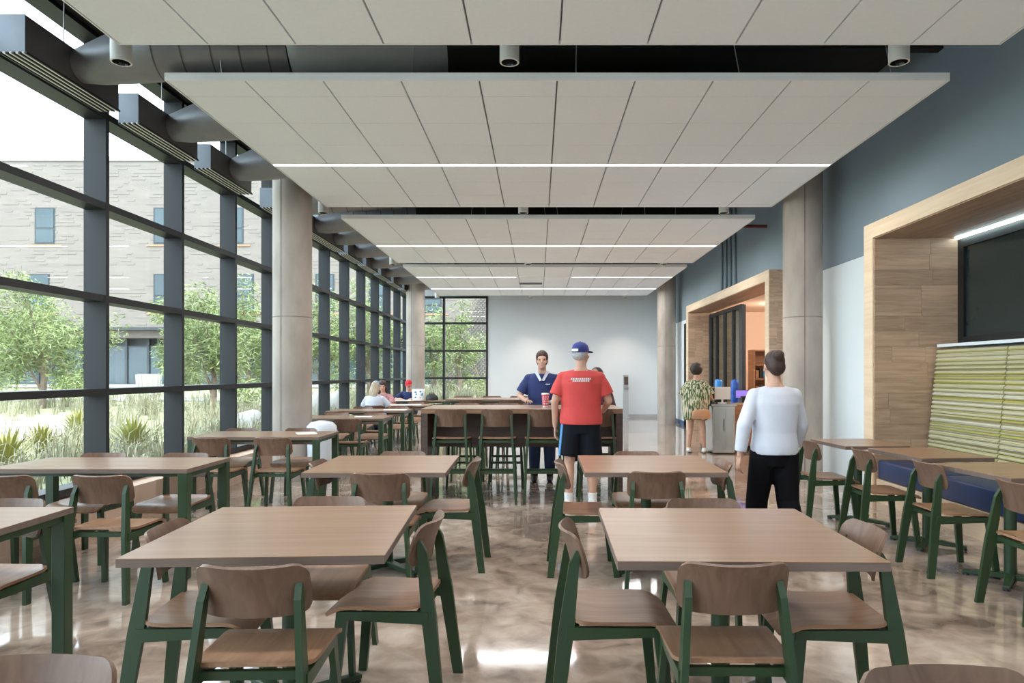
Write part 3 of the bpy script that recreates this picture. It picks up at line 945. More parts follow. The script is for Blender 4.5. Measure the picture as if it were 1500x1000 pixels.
def make_chair(name='dining_chair', seat_h=0.445, top=0.785, back_h=0.185, foot=None, bw=0.375):
    t = thing(name, 'x', 'chair')
    def fb(u, v):
        v = 0.5 - 0.5 * math.cos(PI * v)
        x, z = rounded(u, v, bw, back_h, 0.045)
        zz = top - back_h + z
        f = z / back_h
        yy = -0.152 - 0.018 * f - 0.036 * f * f            # leans back towards the top
        yy += 0.055 * (x / (bw / 2)) ** 2 - 0.028           # wraps round the sitter
        return (x, yy, zz - 0.006 * (1 - (x / (bw / 2)) ** 2) * f)
    link('backrest', mesh('backrest', curved_sheet(12, 10, fb, 0.012), True), 'shaded_back_wood', t)
    def fs(u, v):
        v = 0.5 - 0.5 * math.cos(PI * v)
        x, y = rounded(u, v, 0.405 + 0.02 * v, 0.425, 0.05)
        yy = -0.195 + y
        z = seat_h - 0.006
        f = y / 0.425
        if f > 0.72:
            z -= 0.045 * ((f - 0.72) / 0.28) ** 2
        if f < 0.3:
            z += 0.010 * ((0.3 - f) / 0.3) ** 2
        z -= 0.008 * (1 - (x / 0.21) ** 2) * math.sin(PI * min(1, f * 1.1))
        return (x, yy, z)
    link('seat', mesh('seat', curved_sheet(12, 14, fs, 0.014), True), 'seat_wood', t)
    pt = top - 0.07
    for s in (-1, 1):
        bm = bmesh.new()                                       # rear leg and back post in one sloping bar
        x0, x1 = s * 0.212, s * 0.155
        def yb(z): return -0.268 + 0.090 * z / pt
        def xb(z): return x0 + (x1 - x0) * z / pt
        zs = [0, seat_h - .04, pt - .05, pt]
        ds = [0.046, 0.062, 0.040, 0.016]
        for a in range(3):
            bar(bm, (xb(zs[a]), yb(zs[a]) + (0 if a < 2 else 0), zs[a]), (xb(zs[a + 1]), yb(zs[a + 1]) + (0.010 if a == 2 else 0), zs[a + 1]), .024, ds[a], .024, ds[a + 1])
        obj('leg', bm, 'green_metal', t)
        bm = bmesh.new()
        bar(bm, (s * 0.207, 0.192, 0), (s * 0.180, 0.150, seat_h - 0.028), .024, .038, .024, .052)
        obj('leg', bm, 'green_metal', t)
        bm = bmesh.new()
        za, zb = seat_h - .068, seat_h - .022
        hexa(bm, [(s * .186 - .011, yb(za) , za - .006), (s * .186 + .011, yb(za), za - .006), (s * .186 + .011, .17, za + .006), (s * .186 - .011, .17, za + .006)],
             [(s * .186 - .011, yb(zb), zb), (s * .186 + .011, yb(zb), zb), (s * .186 + .011, .17, zb - .006), (s * .186 - .011, .17, zb - .006)])
        obj('side_rail', bm, 'green_metal', t)
    for y, z in ((-0.175, seat_h - .036), (0.135, seat_h - .040)):
        boxo('cross_rail', (-.175, .175, y - .011, y + .011, z - .016, z + .014), 'green_metal', t)
    if foot:
        for (x0, x1, y, z) in ((-.19, .19, .178, foot), (-.195, .195, -.235, foot + .03)):
            boxo('foot_rail', (x0, x1, y - .012, y + .012, z - .014, z + .014), 'green_metal', t)
        for s in (-1, 1):
            boxo('foot_rail', (s * .198 - .011, s * .198 + .011, -.235, .178, foot + .005, foot + .03), 'green_metal', t)
    return t

CH = make_chair()
ch_used = [False]
def chair(label, x, y, yaw, group='green-legged dining chairs'):
    o = CH if not ch_used[0] else copy_tree(CH)
    ch_used[0] = True
    o.location = (x, y, 0); o.rotation_euler = (0, 0, R(yaw))
    tag(o, label, 'chair', group)
    return o
# front left square table
chair('brown wood chair with green legs, back to camera, at the front left square table', -0.966, 2.49, 2)
chair('aisle-side wood chair with green legs at the front left square table', -0.66, 3.08, 86)
chair('window-side wood chair with green legs at the front left square table', -1.365, 2.89, -86)
chair('far wood chair facing the camera at the front left square table', -1.06, 3.35, 181)
# front right square table
chair('brown wood chair with green legs, back to camera, at the front right square table', 0.67, 2.52, -1)
chair('aisle-side wood chair with green legs at the front right square table', 0.325, 2.90, -89)
chair('right-hand wood chair with green legs at the front right square table', 1.18, 2.87, 88)
chair('far wood chair facing the camera at the front right square table', 0.83, 3.29, 180)
# second row left
chair('wood chair, back to camera, at the second-row left square table', -1.017, 4.59, 1)
chair('aisle-side wood chair at the second-row left square table', -0.66, 5.12, 88)
chair('window-side wood chair at the second-row left square table', -1.40, 4.98, -88)
chair('far wood chair at the second-row left square table, only its top showing', -1.09, 5.40, 180)
# second row right
chair('wood chair, back to camera, at the second-row right square table', 0.773, 4.66, 0)
chair('aisle-side wood chair at the second-row right square table, before the man in red', 0.355, 5.00, -90)
chair('right-hand wood chair at the second-row right square table', 1.15, 4.95, 88)
chair('far wood chair at the second-row right square table, only its top showing', 0.80, 5.40, 180)
# cut by the lower edge
chair('chair cut off by the lower left corner of the picture, only its top rail showing', -1.11, 1.34, 180)
chair('chair cut off by the lower right corner of the picture, only its top rail showing', 0.865, 1.285, 180)
# window tables
chair('wood chair facing the camera at the nearest window table', -2.66, 3.29, 178)
chair('right wood chair, back to camera, at the second window table', -2.74, 4.50, 0)
chair('left wood chair, back to camera, at the second window table, cut by the left edge', -3.35, 4.50, 0)
chair('right wood chair facing the camera at the second window table', -2.79, 5.29, 180)
chair('left wood chair facing the camera at the second window table', -3.44, 5.29, 180)
chair('left wood chair, back to camera, at the third window table', -3.24, 7.00, 0)
chair('right wood chair, back to camera, at the third window table', -2.63, 7.00, 0)
chair('left wood chair facing the camera at the third window table', -3.40, 7.74, 180)
chair('right wood chair facing the camera at the third window table, by the column', -2.72, 7.74, 180)
chair('wood chair, back to camera, at the fourth window table beyond the column', -2.65, 9.78, 0)
chair('left wood chair facing the camera at the fourth window table', -3.20, 10.85, 180)
chair('right wood chair facing the camera at the fourth window table', -2.60, 10.85, 180)
chair('left wood chair, back to camera, at the fifth window table', -3.38, 11.68, 0)
chair('right wood chair, back to camera, at the fifth window table', -2.72, 11.68, 0)
chair('left wood chair facing the camera at the fifth window table', -3.30, 12.82, 180)
chair('right wood chair facing the camera at the fifth window table', -2.62, 12.82, 180)
chair('wood chair that the blonde woman in white sits on', -3.22, 13.72, 0)
chair('empty wood chair beside the blonde woman, back to camera', -2.62, 13.72, 0)
chair('wood chair that the dark-haired woman by the window sits on', -3.36, 14.90, 180)
chair('empty wood chair facing the camera beside the dark-haired woman', -2.66, 14.90, 180)
chair('wood chair that the person in the red cap sits on', -3.28, 17.20, 180)
chair('empty wood chair across the table from the person in the red cap', -2.70, 16.05, 0)
# chairs along the banquette
chair('farthest of the four chairs along the banquette, beside the woman in white', 2.76, 6.58, -90)
chair('third of the four chairs along the banquette counting from the right picture edge', 2.90, 5.80, -92)
chair('second of the four chairs along the banquette counting from the right picture edge', 2.98, 4.97, -90)
chair('chair along the banquette cut by the right picture edge', 3.0, 4.06, -90)

# bar stools
ST = make_chair('bar_stool', 0.705, 1.03, 0.20, 0.31, 0.345)
st_used = [False]
def stool(label, x, y, yaw):
    o = ST if not st_used[0] else copy_tree(ST)
    st_used[0] = True
    o.location = (x, y, 0); o.rotation_euler = (0, 0, R(yaw))
    tag(o, label, 'bar stool', 'green-legged bar stools')
stool('leftmost bar stool, back to camera, at the near high table', -0.956, 7.72, 0)
stool('second bar stool from the left, back to camera, at the near high table', -0.45, 7.72, 0)
stool('third bar stool from the left at the near high table, beside the man in red', 0.06, 7.72, 0)
stool('bar stool right of the man in red at the near high table', 0.655, 7.72, 0)
stool('bar stool across the near high table, at its left end', -0.92, 8.72, 180)
stool('bar stool across the near high table, left of the man in navy', -0.40, 8.72, 180)
stool('bar stool that the person in maroon sits on', 0.77, 8.95, 178)
stool('first bar stool from the left, back to camera, at the far high table', -0.99, 10.35, 0)
stool('second bar stool from the left, back to camera, at the far high table', -0.40, 10.35, 0)
stool('third bar stool from the left, back to camera, at the far high table', 0.19, 10.35, 0)
stool('left bar stool facing the camera beyond the far high table', -1.25, 11.46, 180)
stool('middle bar stool facing the camera beyond the far high table', -0.78, 11.46, 180)
stool('right bar stool facing the camera beyond the far high table', -0.31, 11.46, 180)

# ------------------------------------------------------------------ tables
TZ = 0.762
def pedestal_table(label, x, y, rz, w, d, group, foot=0.34):
    t = thing('pedestal_table', label, 'table', (x, y, 0), R(rz), group)
    bm = bmesh.new(); box(bm, -w / 2, w / 2, -d / 2, d / 2, TZ - .003, TZ); bevel(bm, .0012, 1)
    obj('table_top', bm, 'table_wood', t)
    bm = bmesh.new(); box(bm, -w / 2 + .0005, w / 2 - .0005, -d / 2 + .0005, d / 2 - .0005, TZ - .033, TZ - .003); bevel(bm, .0015, 1)
    obj('top_edge', bm, 'edge_wood', t)
    bm = bmesh.new(); box(bm, -.2, .2, -.2, .2, TZ - .043, TZ - .033)
    obj('mounting_plate', bm, 'black_metal', t)
    bm = bmesh.new(); tube(bm, [(0, 0, .04), (0, 0, TZ - .043)], .038, 20)
    obj('column', bm, 'green_metal', t, True)
    for k in range(4):
        a = R(45 + 90 * k)
        c, s = math.cos(a), math.sin(a)
        M = Matrix.Rotation(a, 4, 'Z')
        bm = bmesh.new()
        lo = [(0.0, -.030, .018), (foot, -.022, .012), (foot, .022, .012), (0.0, .030, .018)]
        hi = [(0.0, -.030, .062), (foot, -.022, .034), (foot, .022, .034), (0.0, .030, .062)]
        hexa(bm, lo, hi)
        bevel(bm, .005, 1)
        bmesh.ops.transform(bm, matrix=M, verts=bm.verts)
        ft = obj('foot', bm, 'green_metal', t)
        bm = bmesh.new(); loft(bm, [(0, c * (foot - .02), s * (foot - .02), .024, .024), (.014, c * (foot - .02), s * (foot - .02), .020, .020)], 12)
        obj('glide', bm, 'black_plastic', ft)
    return t
GS = 'square pedestal tables in two rows'
pedestal_table('square brown pedestal table at front left, bluish window sheen on its top', -1.05, 2.937, 3, .945, .945, GS)
pedestal_table('square brown pedestal table at front right', 0.761, 2.878, -1, .95, .95, GS)
pedestal_table('square brown pedestal table in the second row, left of the aisle', -1.094, 5.024, 1, .95, .95, GS)
pedestal_table('second-row square pedestal table right of the aisle, before the man in red', 0.789, 5.034, -0.5, .95, .95, GS)
GB = 'small tables along the banquette'
pedestal_table('farthest small pedestal table along the banquette, by the pale wall', 3.04, 6.55, 3, .60, .70, GB, .28)
pedestal_table('middle small pedestal table along the banquette', 3.22, 5.70, 5, .60, .74, GB, .28)
pedestal_table('small pedestal table along the banquette cut by the right picture edge', 3.22, 4.70, 6, .62, .74, GB, .28)

def leg_table(label, x0, x1, y0, y1, rz=0.0, z=TZ, name='window_table', group='long four-legged tables by the window'):
    cx, cy = (x0 + x1) / 2, (y0 + y1) / 2
    w, d = x1 - x0, y1 - y0
    t = thing(name, label, 'table', (cx, cy, 0), R(rz), group)
    bm = bmesh.new(); box(bm, -w / 2, w / 2, -d / 2, d / 2, z - .003, z); bevel(bm, .0012, 1)
    obj('table_top', bm, 'table_wood', t)
    bm = bmesh.new(); box(bm, -w / 2 + .0005, w / 2 - .0005, -d / 2 + .0005, d / 2 - .0005, z - .030, z - .003)
    obj('top_edge', bm, 'edge_wood', t)
    for sx in (-1, 1):
        for sy in (-1, 1):
            bm = bmesh.new(); a, b = sx * (w / 2 - .034), sy * (d / 2 - .034)
            box(bm, a - .032, a + .032, b - .032, b + .032, 0.004, z - .030); bevel(bm, .003, 1)
            lg = obj('leg', bm, 'green_metal', t)
            boxo('glide', (a - .026, a + .026, b - .026, b + .026, 0, .004), 'black_plastic', lg)
        boxo('apron_rail', (sx * (w / 2 - .034) - .02, sx * (w / 2 - .034) + .02, -d / 2 + .066, d / 2 - .066, z - .062, z - .030), 'green_metal', t)
    for sy in (-1, 1):
        b = sy * (d / 2 - .05)
        boxo('apron_rail', (-w / 2 + .066, w / 2 - .066, b - .015, b + .015, z - .055, z - .030), 'green_metal', t)
    return t
leg_table('nearest long table by the window, cut by the left picture edge', -3.70, -2.275, 2.66, 3.375, 1.5)
leg_table('second long four-legged table by the window', -3.80, -2.40, 4.714, 5.38)
leg_table('third long four-legged table by the window, in front of the column', -3.60, -2.25, 7.07, 7.80)
leg_table('fourth long table by the window, just beyond the column', -3.62, -2.24, 9.95, 10.68)
leg_table('fifth long table by the window', -3.65, -2.30, 11.87, 12.65)
leg_table('sixth long table by the window, where the two women sit', -3.60, -2.22, 13.90, 14.65)
leg_table('seventh long table by the window, where the person in the red cap sits', -3.60, -2.15, 16.25, 16.98)

# near high table: slab ends, apron panel
BZ = 1.02
ht = thing('high_table', 'near high communal table with dark slab ends and bar stools', 'table', (0, 0, 0), 0, 'high communal tables')
HX0, HX1, HY0, HY1 = -1.31, 0.95, 7.71, 8.62
bm = bmesh.new(); box(bm, HX0, HX1, HY0, HY1, BZ - .055, BZ); bevel(bm, .002, 1)
obj('table_top', bm, 'table_wood', ht)
for x in (HX0, HX1 - .075):
    boxo('end_slab', (x, x + .075, HY0 + .005, HY1 - .005, 0, BZ - .055), 'bar_wood', ht)
boxo('apron_panel', (HX0 + .075, HX1 - .075, (HY0 + HY1) / 2 - .02, (HY0 + HY1) / 2 + .02, .55, BZ - .055), 'bar_wood', ht)
for x in (HX0 + .075, HX1 - .375):
    boxo('end_shelf', (x, x + .30, HY0 + .46, HY1 - .02, .62, .65), 'bar_wood', ht)
h2 = leg_table('far high communal table with green legs, behind the near one', -1.40, 0.95, 10.42, 11.18, 0, BZ, 'high_table', 'high communal tables')

# ------------------------------------------------------------------ things on and beside the tables
cp = thing('drink_cup', 'tall red and white paper cup on the near high table', 'cup', (px(799, 8.0), 8.0, BZ))
bm = bmesh.new(); loft(bm, [(0, 0, 0, .030, .030), (.150, 0, 0, .044, .044)], 22); obj('cup_wall', bm, 'cup_red', cp, True)
bm = bmesh.new(); loft(bm, [(.150, 0, 0, .047, .047), (.160, 0, 0, .047, .047), (.168, 0, 0, .040, .040)], 22); obj('lid', bm, 'white_plastic', cp, True)
bm = bmesh.new(); loft(bm, [(.002, 0, 0, .0312, .0312), (.020, 0, 0, .033, .033)], 22, False); obj('foot_band', bm, 'white_plastic', cp, True)
random.seed(21)
for k in range(14):
    a = R(-150 + k * 9.5); z = .045 + (k % 4) * .026
    r = .030 + .014 * z / .15 + .0012
    bm = bmesh.new(); box(bm, -.004, .004, -.0006, .0006, -.008, .008)
    bmesh.ops.transform(bm, matrix=Matrix.Translation((math.cos(a) * r, math.sin(a) * r, z)) @ Matrix.Rotation(a + PI / 2, 4, 'Z'), verts=bm.verts)
    obj('print_mark', bm, 'white_plastic', cp)
bn = thing('waste_bin', 'round white bin with domed lid standing beside the window-side column', 'bin', (-2.93, 9.70 - .38, 0))
bn.location = (-2.86, 9.12, 0)
bm = bmesh.new(); loft(bm, [(0, 0, 0, .16, .16), (.03, 0, 0, .17, .17), (.60, 0, 0, .19, .19)], 28); obj('body', bm, 'bin_white', bn, True)
bm = bmesh.new(); loft(bm, [(.60, 0, 0, .2, .2), (.64, 0, 0, .205, .205), (.72, 0, 0, .19, .19), (.77, 0, 0, .14, .14), (.79, 0, 0, .05, .05)], 28); obj('lid', bm, 'bin_white', bn, True)
def sheet(label, x, y, rz, w=.21, d=.28, z=TZ, name='paper_sheet'):
    bm = bmesh.new(); box(bm, -w / 2, w / 2, -d / 2, d / 2, 0, .003)
    tag(obj(name, bm, 'paper', None, False, (x, y, z + .0008), (0, 0, R(rz))), label, 'paper', 'loose papers on the window tables')
sheet('sheet of paper at the right end of the third window table', -2.52, 7.5, 25, .2, .27)
sheet('white paper on the fourth window table', -2.62, 10.35, 10, .25, .2)
sheet('white paper on the fifth window table before the women', -2.55, 12.3, 5, .4, .25)
sheet('spread newspaper on the table of the two women', -2.72, 14.2, 14, .62, .42)
sheet('white papers in front of the person in the red cap', -3.28, 16.52, -5, .5, .3)
tb = thing('tote_bag', 'white and blue printed tote bag in front of the person in the red cap', 'bag', (px(613, 16.6), 16.6, TZ), R(8))
bm = bmesh.new(); loft(bm, [(0, 0, 0, .14, .07), (.10, 0, 0, .15, .075), (.24, 0, 0, .155, .05), (.27, 0, 0, .15, .03)], 18); obj('sack', bm, 'paper', tb, True)
random.seed(5)
for k in range(9):
    bm = bmesh.new(); s = random.uniform(.015, .035)
    ellipsoid(bm, (random.uniform(-.10, .10), -.066 + random.uniform(-.002, .004), random.uniform(.05, .22)), (s, .010, s * .8), 1)
    obj('print_patch', bm, 'stripe_blue', tb, True)
bm = bmesh.new(); tube(bm, [(-.06, 0, .26), (-.05, 0, .33), (.05, 0, .33), (.06, 0, .26)], .006, 6); obj('handle', bm, 'stripe_blue', tb, True)
bk = thing('shoulder_bag', 'slumped black bag on the table right of the tote bag', 'bag', (px(633, 16.6), 16.6, TZ), 0)
bm = bmesh.new(); loft(bm, [(0, 0, 0, .15, .10), (.06, 0, 0, .155, .11), (.12, -.01, 0, .12, .08), (.155, -.02, 0, .06, .04)], 20); obj('sack', bm, 'black_plastic', bk, True)
bm = bmesh.new(); tube(bm, [(-.10, 0, .11), (-.05, -.02, .175), (.03, -.02, .18), (.10, 0, .10)], .010, 8); obj('strap', bm, 'black_plastic', bk, True)

# ------------------------------------------------------------------ people
def remesh(name, bm, voxel, material, parent, smooth_it=3, fac=0.5):
    bmesh.ops.recalc_face_normals(bm, faces=bm.faces)
    me = bpy.data.meshes.new('tmp'); bm.to_mesh(me); bm.free()
    o = bpy.data.objects.new('tmp', me); COL.objects.link(o)
    m = o.modifiers.new('r', 'REMESH'); m.mode = 'VOXEL'; m.voxel_size = voxel; m.use_smooth_shade = True
    s = o.modifiers.new('s', 'SMOOTH'); s.factor = fac; s.iterations = smooth_it
    dg = bpy.context.evaluated_depsgraph_get()
    me2 = bpy.data.meshes.new_from_object(o.evaluated_get(dg))
    bpy.data.objects.remove(o); bpy.data.meshes.remove(me)
    me2.name = name
    for p in me2.polygons:
        p.use_smooth = True
    me2.materials.clear()
    return link(name, me2, material, parent)

def merge(dst, src, M):
    me = bpy.data.meshes.new('t'); src.to_mesh(me); src.free()
    me.transform(M); dst.from_mesh(me); bpy.data.meshes.remove(me)

def cap(bm, a, b, ra, rb, flat=(1, 1), ref=None):
    tube(bm, [a, b], [ra, rb], 14, True, flat, ref, True)

def hand(bm, wrist, d, pn, thumb, curl=0.5, s=1.0):
    """palm and five bent fingers; d pointing along the hand, pn palm normal, thumb = sideways direction of the thumb"""
    w = Vector(wrist); d = Vector(d).normalized(); pn = Vector(pn)
    pn = (pn - d * pn.dot(d)).normalized(); sd = d.cross(pn).normalized()
    if sd.dot(Vector(thumb)) < 0:
        sd = -sd
    tube(bm, [w, w + d * .045 * s, w + d * .092 * s], [.026 * s, .042 * s, .040 * s], 14, True, (.36, 1.0), pn, True)
    for k in range(4):
        off = (1.5 - k) * .0235 * s
        ln = (.066, .076, .072, .056)[k] * s
        b = w + d * .088 * s + sd * off
        fan = sd * (1.5 - k) * .11
        d1 = (d + fan + pn * curl * .5).normalized(); d2 = (d + fan + pn * curl * 1.5).normalized()
        m = b + d1 * ln * .55
        tube(bm, [b, m, m + d2 * ln * .5], [.0098 * s, .0092 * s, .0078 * s], 8, True, (1, 1), None, True)
    b = w + d * .025 * s + sd * .030 * s
    t1 = b + (d * .6 + sd * .8 + pn * .2).normalized() * .042 * s
    tube(bm, [b, t1, t1 + (d * .9 + sd * .35 + pn * curl * .6).normalized() * .034 * s], [.014 * s, .0115 * s, .0095 * s], 8, True, (1, 1), None, True)

HEADC = 1.632
def person(label, loc, yaw, H, skin='skin', lean=0.0, drop=0.0, head_yaw=0.0, head_pitch=0.0,
           elbow=None, wrist=None, knee=None, ankle=None, hipx=.09, hand_dir=None, palm=None, curl=(.5, .5), build=1.0, toes=None):
    """local frame: +Y is where the person faces, +X is their right. Returns (empty, info) with the bare body built."""
    s = H / 1.75
    t = thing('person', label, 'person', loc, yaw)
    I = {}
    pel = Vector((0, 0, .95 - drop))
    up = Matrix.Translation(pel) @ Matrix.Rotation(-lean, 4, 'X') @ Matrix.Translation((0, 0, -.95))
    sh = [up @ Vector((sx * .172 * build, -.005, 1.388)) for sx in (-1, 1)]
    el = elbow or [(-.245, -.02, 1.13), (.245, -.02, 1.13)]
    wr_ = wrist or [(-.265, .05, .885), (.265, .05, .885)]
    kn = knee or [(-.10, .015, .49), (.10, .015, .49)]
    an = ankle or [(-.105, -.02, .085), (.105, -.02, .085)]
    el = [Vector(p) for p in el]; wr_ = [Vector(p) for p in wr_]; kn = [Vector(p) for p in kn]; an = [Vector(p) for p in an]
    hp = [Vector((-hipx, 0, .90 - drop)), Vector((hipx, 0, .90 - drop))]
    hc = up @ Vector((0, .012, HEADC))
    HM = Matrix.Translation(hc) @ Matrix.Rotation(-lean - head_pitch, 4, 'X') @ Matrix.Rotation(head_yaw, 4, 'Z')
    bm = bmesh.new()
    tr = bmesh.new()
    loft(tr, [(.84, 0, 0, .10, .08), (.90, 0, 0, .15 * build, .105), (.97, 0, 0, .158 * build, .11), (1.08, 0, 0, .137 * build, .098), (1.2, 0, .004, .155 * build, .108),
              (1.32, 0, 0, .172 * build, .112), (1.40, 0, -.006, .150 * build, .092), (1.455, 0, -.012, .085, .066), (1.49, 0, -.008, .056, .056), (1.57, 0, .012, .052, .054)], 28)
    tube(tr, [(-.172 * build, -.006, 1.385), (0, -.008, 1.425), (.172 * build, -.006, 1.385)], [.048, .055, .048], 14, True, (1, 1), None, True)
    merge(bm, tr, up)
    hd = bmesh.new()
    ellipsoid(hd, (0, -.008, .022), (.074, .094, .098), 3)
    ellipsoid(hd, (0, .022, -.055), (.056, .066, .066), 3)
    ellipsoid(hd, (0, .060, -.090), (.026, .024, .022), 2)
    tube(hd, [(0, .084, .018), (0, .104, -.024)], [.009, .015], 8, True, (1, 1), None, True)
    for sx in (-1, 1):
        ellipsoid(hd, (sx * .075, -.006, -.008), (.010, .020, .031), 2)
        ellipsoid(hd, (sx * .030, .078, .028), (.022, .010, .007), 2)
        ellipsoid(hd, (sx * .040, .064, -.030), (.022, .020, .020), 2)
    merge(bm, hd, HM)
    tube(bm, [up @ Vector((0, -.01, 1.44)), HM @ Vector((0, -.01, -.06))], [.055, .050], 14, True, (1, 1), None, True)
    hdirs = hand_dir or [None, None]
    palms = palm or [(1, 0, 0), (-1, 0, 0)]
    for i in (0, 1):
        cap(bm, sh[i], el[i], .050, .040); cap(bm, el[i], wr_[i], .041, .027, (1, 1))
        dv = Vector(hdirs[i]) if hdirs[i] is not None else (wr_[i] - el[i])
        hand(bm, wr_[i], dv, palms[i], (0, 1, 0) if abs(dv.normalized().y) < .8 else ((1, 0, 0) if i == 0 else (-1, 0, 0)), curl[i])
        cap(bm, hp[i], kn[i], .088, .056); 
        cv = kn[i].lerp(an[i], .32) + Vector((0, -.016, 0))
        tube(bm, [kn[i], cv, an[i]], [.054, .055, .036], 14, True, (1, 1), None, True)
        td = Vector(toes[i]).normalized() if toes else Vector((0, 1, 0))
        f0 = an[i] + Vector((0, 0, -.045)); 
        tube(bm, [f0 - td * .04, f0 + td * .08 + Vector((0, 0, -.012)), f0 + td * .16 + Vector((0, 0, -.02))], [.038, .036, .024], 12, True, (.62, 1.0), (0, 0, 1), True)
    I.update(s=s, up=up, sh=sh, el=el, wr=wr_, kn=kn, an=an, hp=hp, HM=HM, build=build, toes=toes, t=t, drop=drop)
    remesh('body', bm, .0065, skin, t, 2)
    # eyes, brows, mouth
    bm = bmesh.new()
    for sx in (-1, 1):
        ellipsoid(bm, HM @ Vector((sx * .030, .0775, .010)), (.0095, .0070, .0060), 2)
    obj('eye_pair', bm, 'eye_dark', t, True)
    bm = bmesh.new(); ellipsoid(bm, HM @ Vector((0, .0835, -.060)), (.021, .006, .0055), 2); obj('mouth', bm, 'lip', t, True)
    t.scale = (s, s, s)
    return t, I

def torso_cloth(name, I, material, z0=.86, z1=1.46, grow=.018, sleeves=.62, neck=True, flare=0.0, voxel=.009, sleeve_r=.066, extra=None):
    b = I['build']; up = I['up']
    bm = bmesh.new(); tr = bmesh.new()
    base = [(.84, .158, .108), (.90, .165, .118), (.97, .168, .118), (1.08, .150, .110), (1.2, .162, .116), (1.32, .176, .116), (1.40, .156, .098), (1.455, .098, .072), (1.475, .074, .064)]
    secs = []
    for z, rx, ry in base:
        if z < z0 - .0001:
            continue
        if z > z1:
            break
        f = flare * max(0, (1.15 - z)) 
        secs.append((z, 0, -.004, rx * b + grow + f, ry + grow + f))
    if secs[0][0] > z0 + .001:
        z, cx, cy, rx, ry = secs[0]; secs.insert(0, (z0, cx, cy, rx, ry))
    loft(tr, secs, 32)
    tube(tr, [(-.174 * b, -.006, 1.385), (0, -.008, 1.42), (.174 * b, -.006, 1.385)], [.058, .064, .058], 14, True, (1, 1), None, True)
    merge(bm, tr, up)
    if sleeves:
        for i in (0, 1):
            a, e, w = I['sh'][i], I['el'][i], I['wr'][i]
            if sleeves <= 1:
                p = a.lerp(e, sleeves)
                ellipsoid(bm, a, (.058, .058, .058), 3)
                tube(bm, [a.lerp(e, .02), a.lerp(e, sleeves * .5), p], [.055, sleeve_r * .98, sleeve_r * 1.08], 16)
            else:
                p = e.lerp(w, sleeves - 1)
                cap(bm, a, e, min(sleeve_r, .060), sleeve_r * .86)
                tube(bm, [e - (w - e) * .02, p], [sleeve_r * .86, sleeve_r * .68], 16)
    if extra:
        extra(bm)
    return remesh(name, bm, voxel, material, I['t'], 3)

def leg_cloth(name, I, material, to=1.0, r0=.108, r1=.075, waist=True, voxel=.010, r2=.07):
    """trousers or shorts: to<=1 ends along the thigh, to up to 2 ends along the shin"""
    bm = bmesh.new(); d = I['drop']
    b = I['build']
    if waist:
        loft(bm, [(.80 - d, 0, -.004, .150 * b, .112), (.86 - d, 0, -.004, .165 * b, .122), (.93 - d, 0, -.004, .172 * b, .126), (1.0 - d, 0, -.003, .166 * b, .122)], 30)
    for i in (0, 1):
        h, k, a = I['hp'][i], I['kn'][i], I['an'][i]
        if to <= 1:
            e = h.lerp(k, to)
            tube(bm, [h + (h - k) * .05, h.lerp(k, to * .5), e], [r0, (r0 + r1) / 2, r1], 18)
        else:
            cap(bm, h, k, r0, r1)
            tube(bm, [k, k.lerp(a, (to - 1) * .5), k.lerp(a, to - 1)], [r1, (r1 + r2) / 2, r2], 16)
    return remesh(name, bm, voxel, material, I['t'], 3)

def shoes(I, material, sock=None, sock_to=.18):
    for i in (0, 1):
        an = I['an'][i]
        td = Vector(I['toes'][i]).normalized() if I['toes'] else Vector((0, 1, 0))
        f0 = an + Vector((0, 0, -.040))
        bm = bmesh.new()
        tube(bm, [f0 - td * .055, f0 - td * .02, f0 + td * .085 + Vector((0, 0, -.010)), f0 + td * .175 + Vector((0, 0, -.018))], [.040, .046, .044, .030], 14, True, (.86, 1.0), (0, 0, 1), True)
        tube(bm, [f0 - td * .01, an + Vector((0, 0, .015))], [.046, .048], 14)
        remesh('shoe', bm, .007, material, I['t'], 2)
        if sock:
            bm = bmesh.new(); tube(bm, [an + Vector((0, 0, .0)), an.lerp(I['kn'][i], sock_to)], [.043, .051], 16)
            obj('sock', bm, sock, I['t'], True)

def hair_short(I, material, size=1.0, lo=-.02, name='hair', puff=0.0):
    bm = bmesh.new(); hd = bmesh.new()
    ellipsoid(hd, (0, -.014, .044 + puff * .3), ((.086 + puff) * size, (.100 + puff) * size, (.096 + puff) * size), 3)
    ellipsoid(hd, (0, -.045, lo), (.076 * size, .062 * size, .070), 3)
    # keep the face free
    geom = [v for v in hd.verts if v.co.y > .055 and v.co.z < .060]
    for v in geom:
        v.co.y = .055 - (v.co.y - .055) * .2
    merge(bm, hd, I['HM'])
    return remesh(name, bm, .008, material, I['t'], 2)

# 1. man in the red shirt, back to the camera
t, I = person('man in red T-shirt, blue cap and dark shorts standing with his back to the camera', (0.45, 7.20, 0), R(-4), 1.735, 'skin', build=1.14,
              head_yaw=R(-32), elbow=[(-.275, -.03, 1.13), (.29, .02, 1.14)], wrist=[(-.275, .05, .87), (.235, .215, 1.02)],
              hand_dir=[(0, .15, -1), (-.5, .9, .05)], palm=[(1, 0, 0), (0, 0, -1)], ankle=[(-.13, -.02, .085), (.12, .0, .085)], knee=[(-.125, .015, .49), (.115, .02, .49)])
torso_cloth('shirt', I, 'shirt_red', .895, 1.47, .036, .74, sleeve_r=.076)
leg_cloth('shorts', I, 'shorts_black', .82, .112, .116)
bm = bmesh.new()
for i, sx in ((0, -1),):
    h, k = I['hp'][i], I['kn'][i]
    a = h + Vector((-.100, -.030, -.0)); b = h.lerp(k, .81) + Vector((-.103, -.03, 0))
    tube(bm, [a, b], [.038, .034], 12, True, (.55, 1.0), (1, 0, 0))
obj('side_stripe', bm, 'stripe_blue', t, True)
shoes(I, 'shoe_white', 'sock_white', .22)
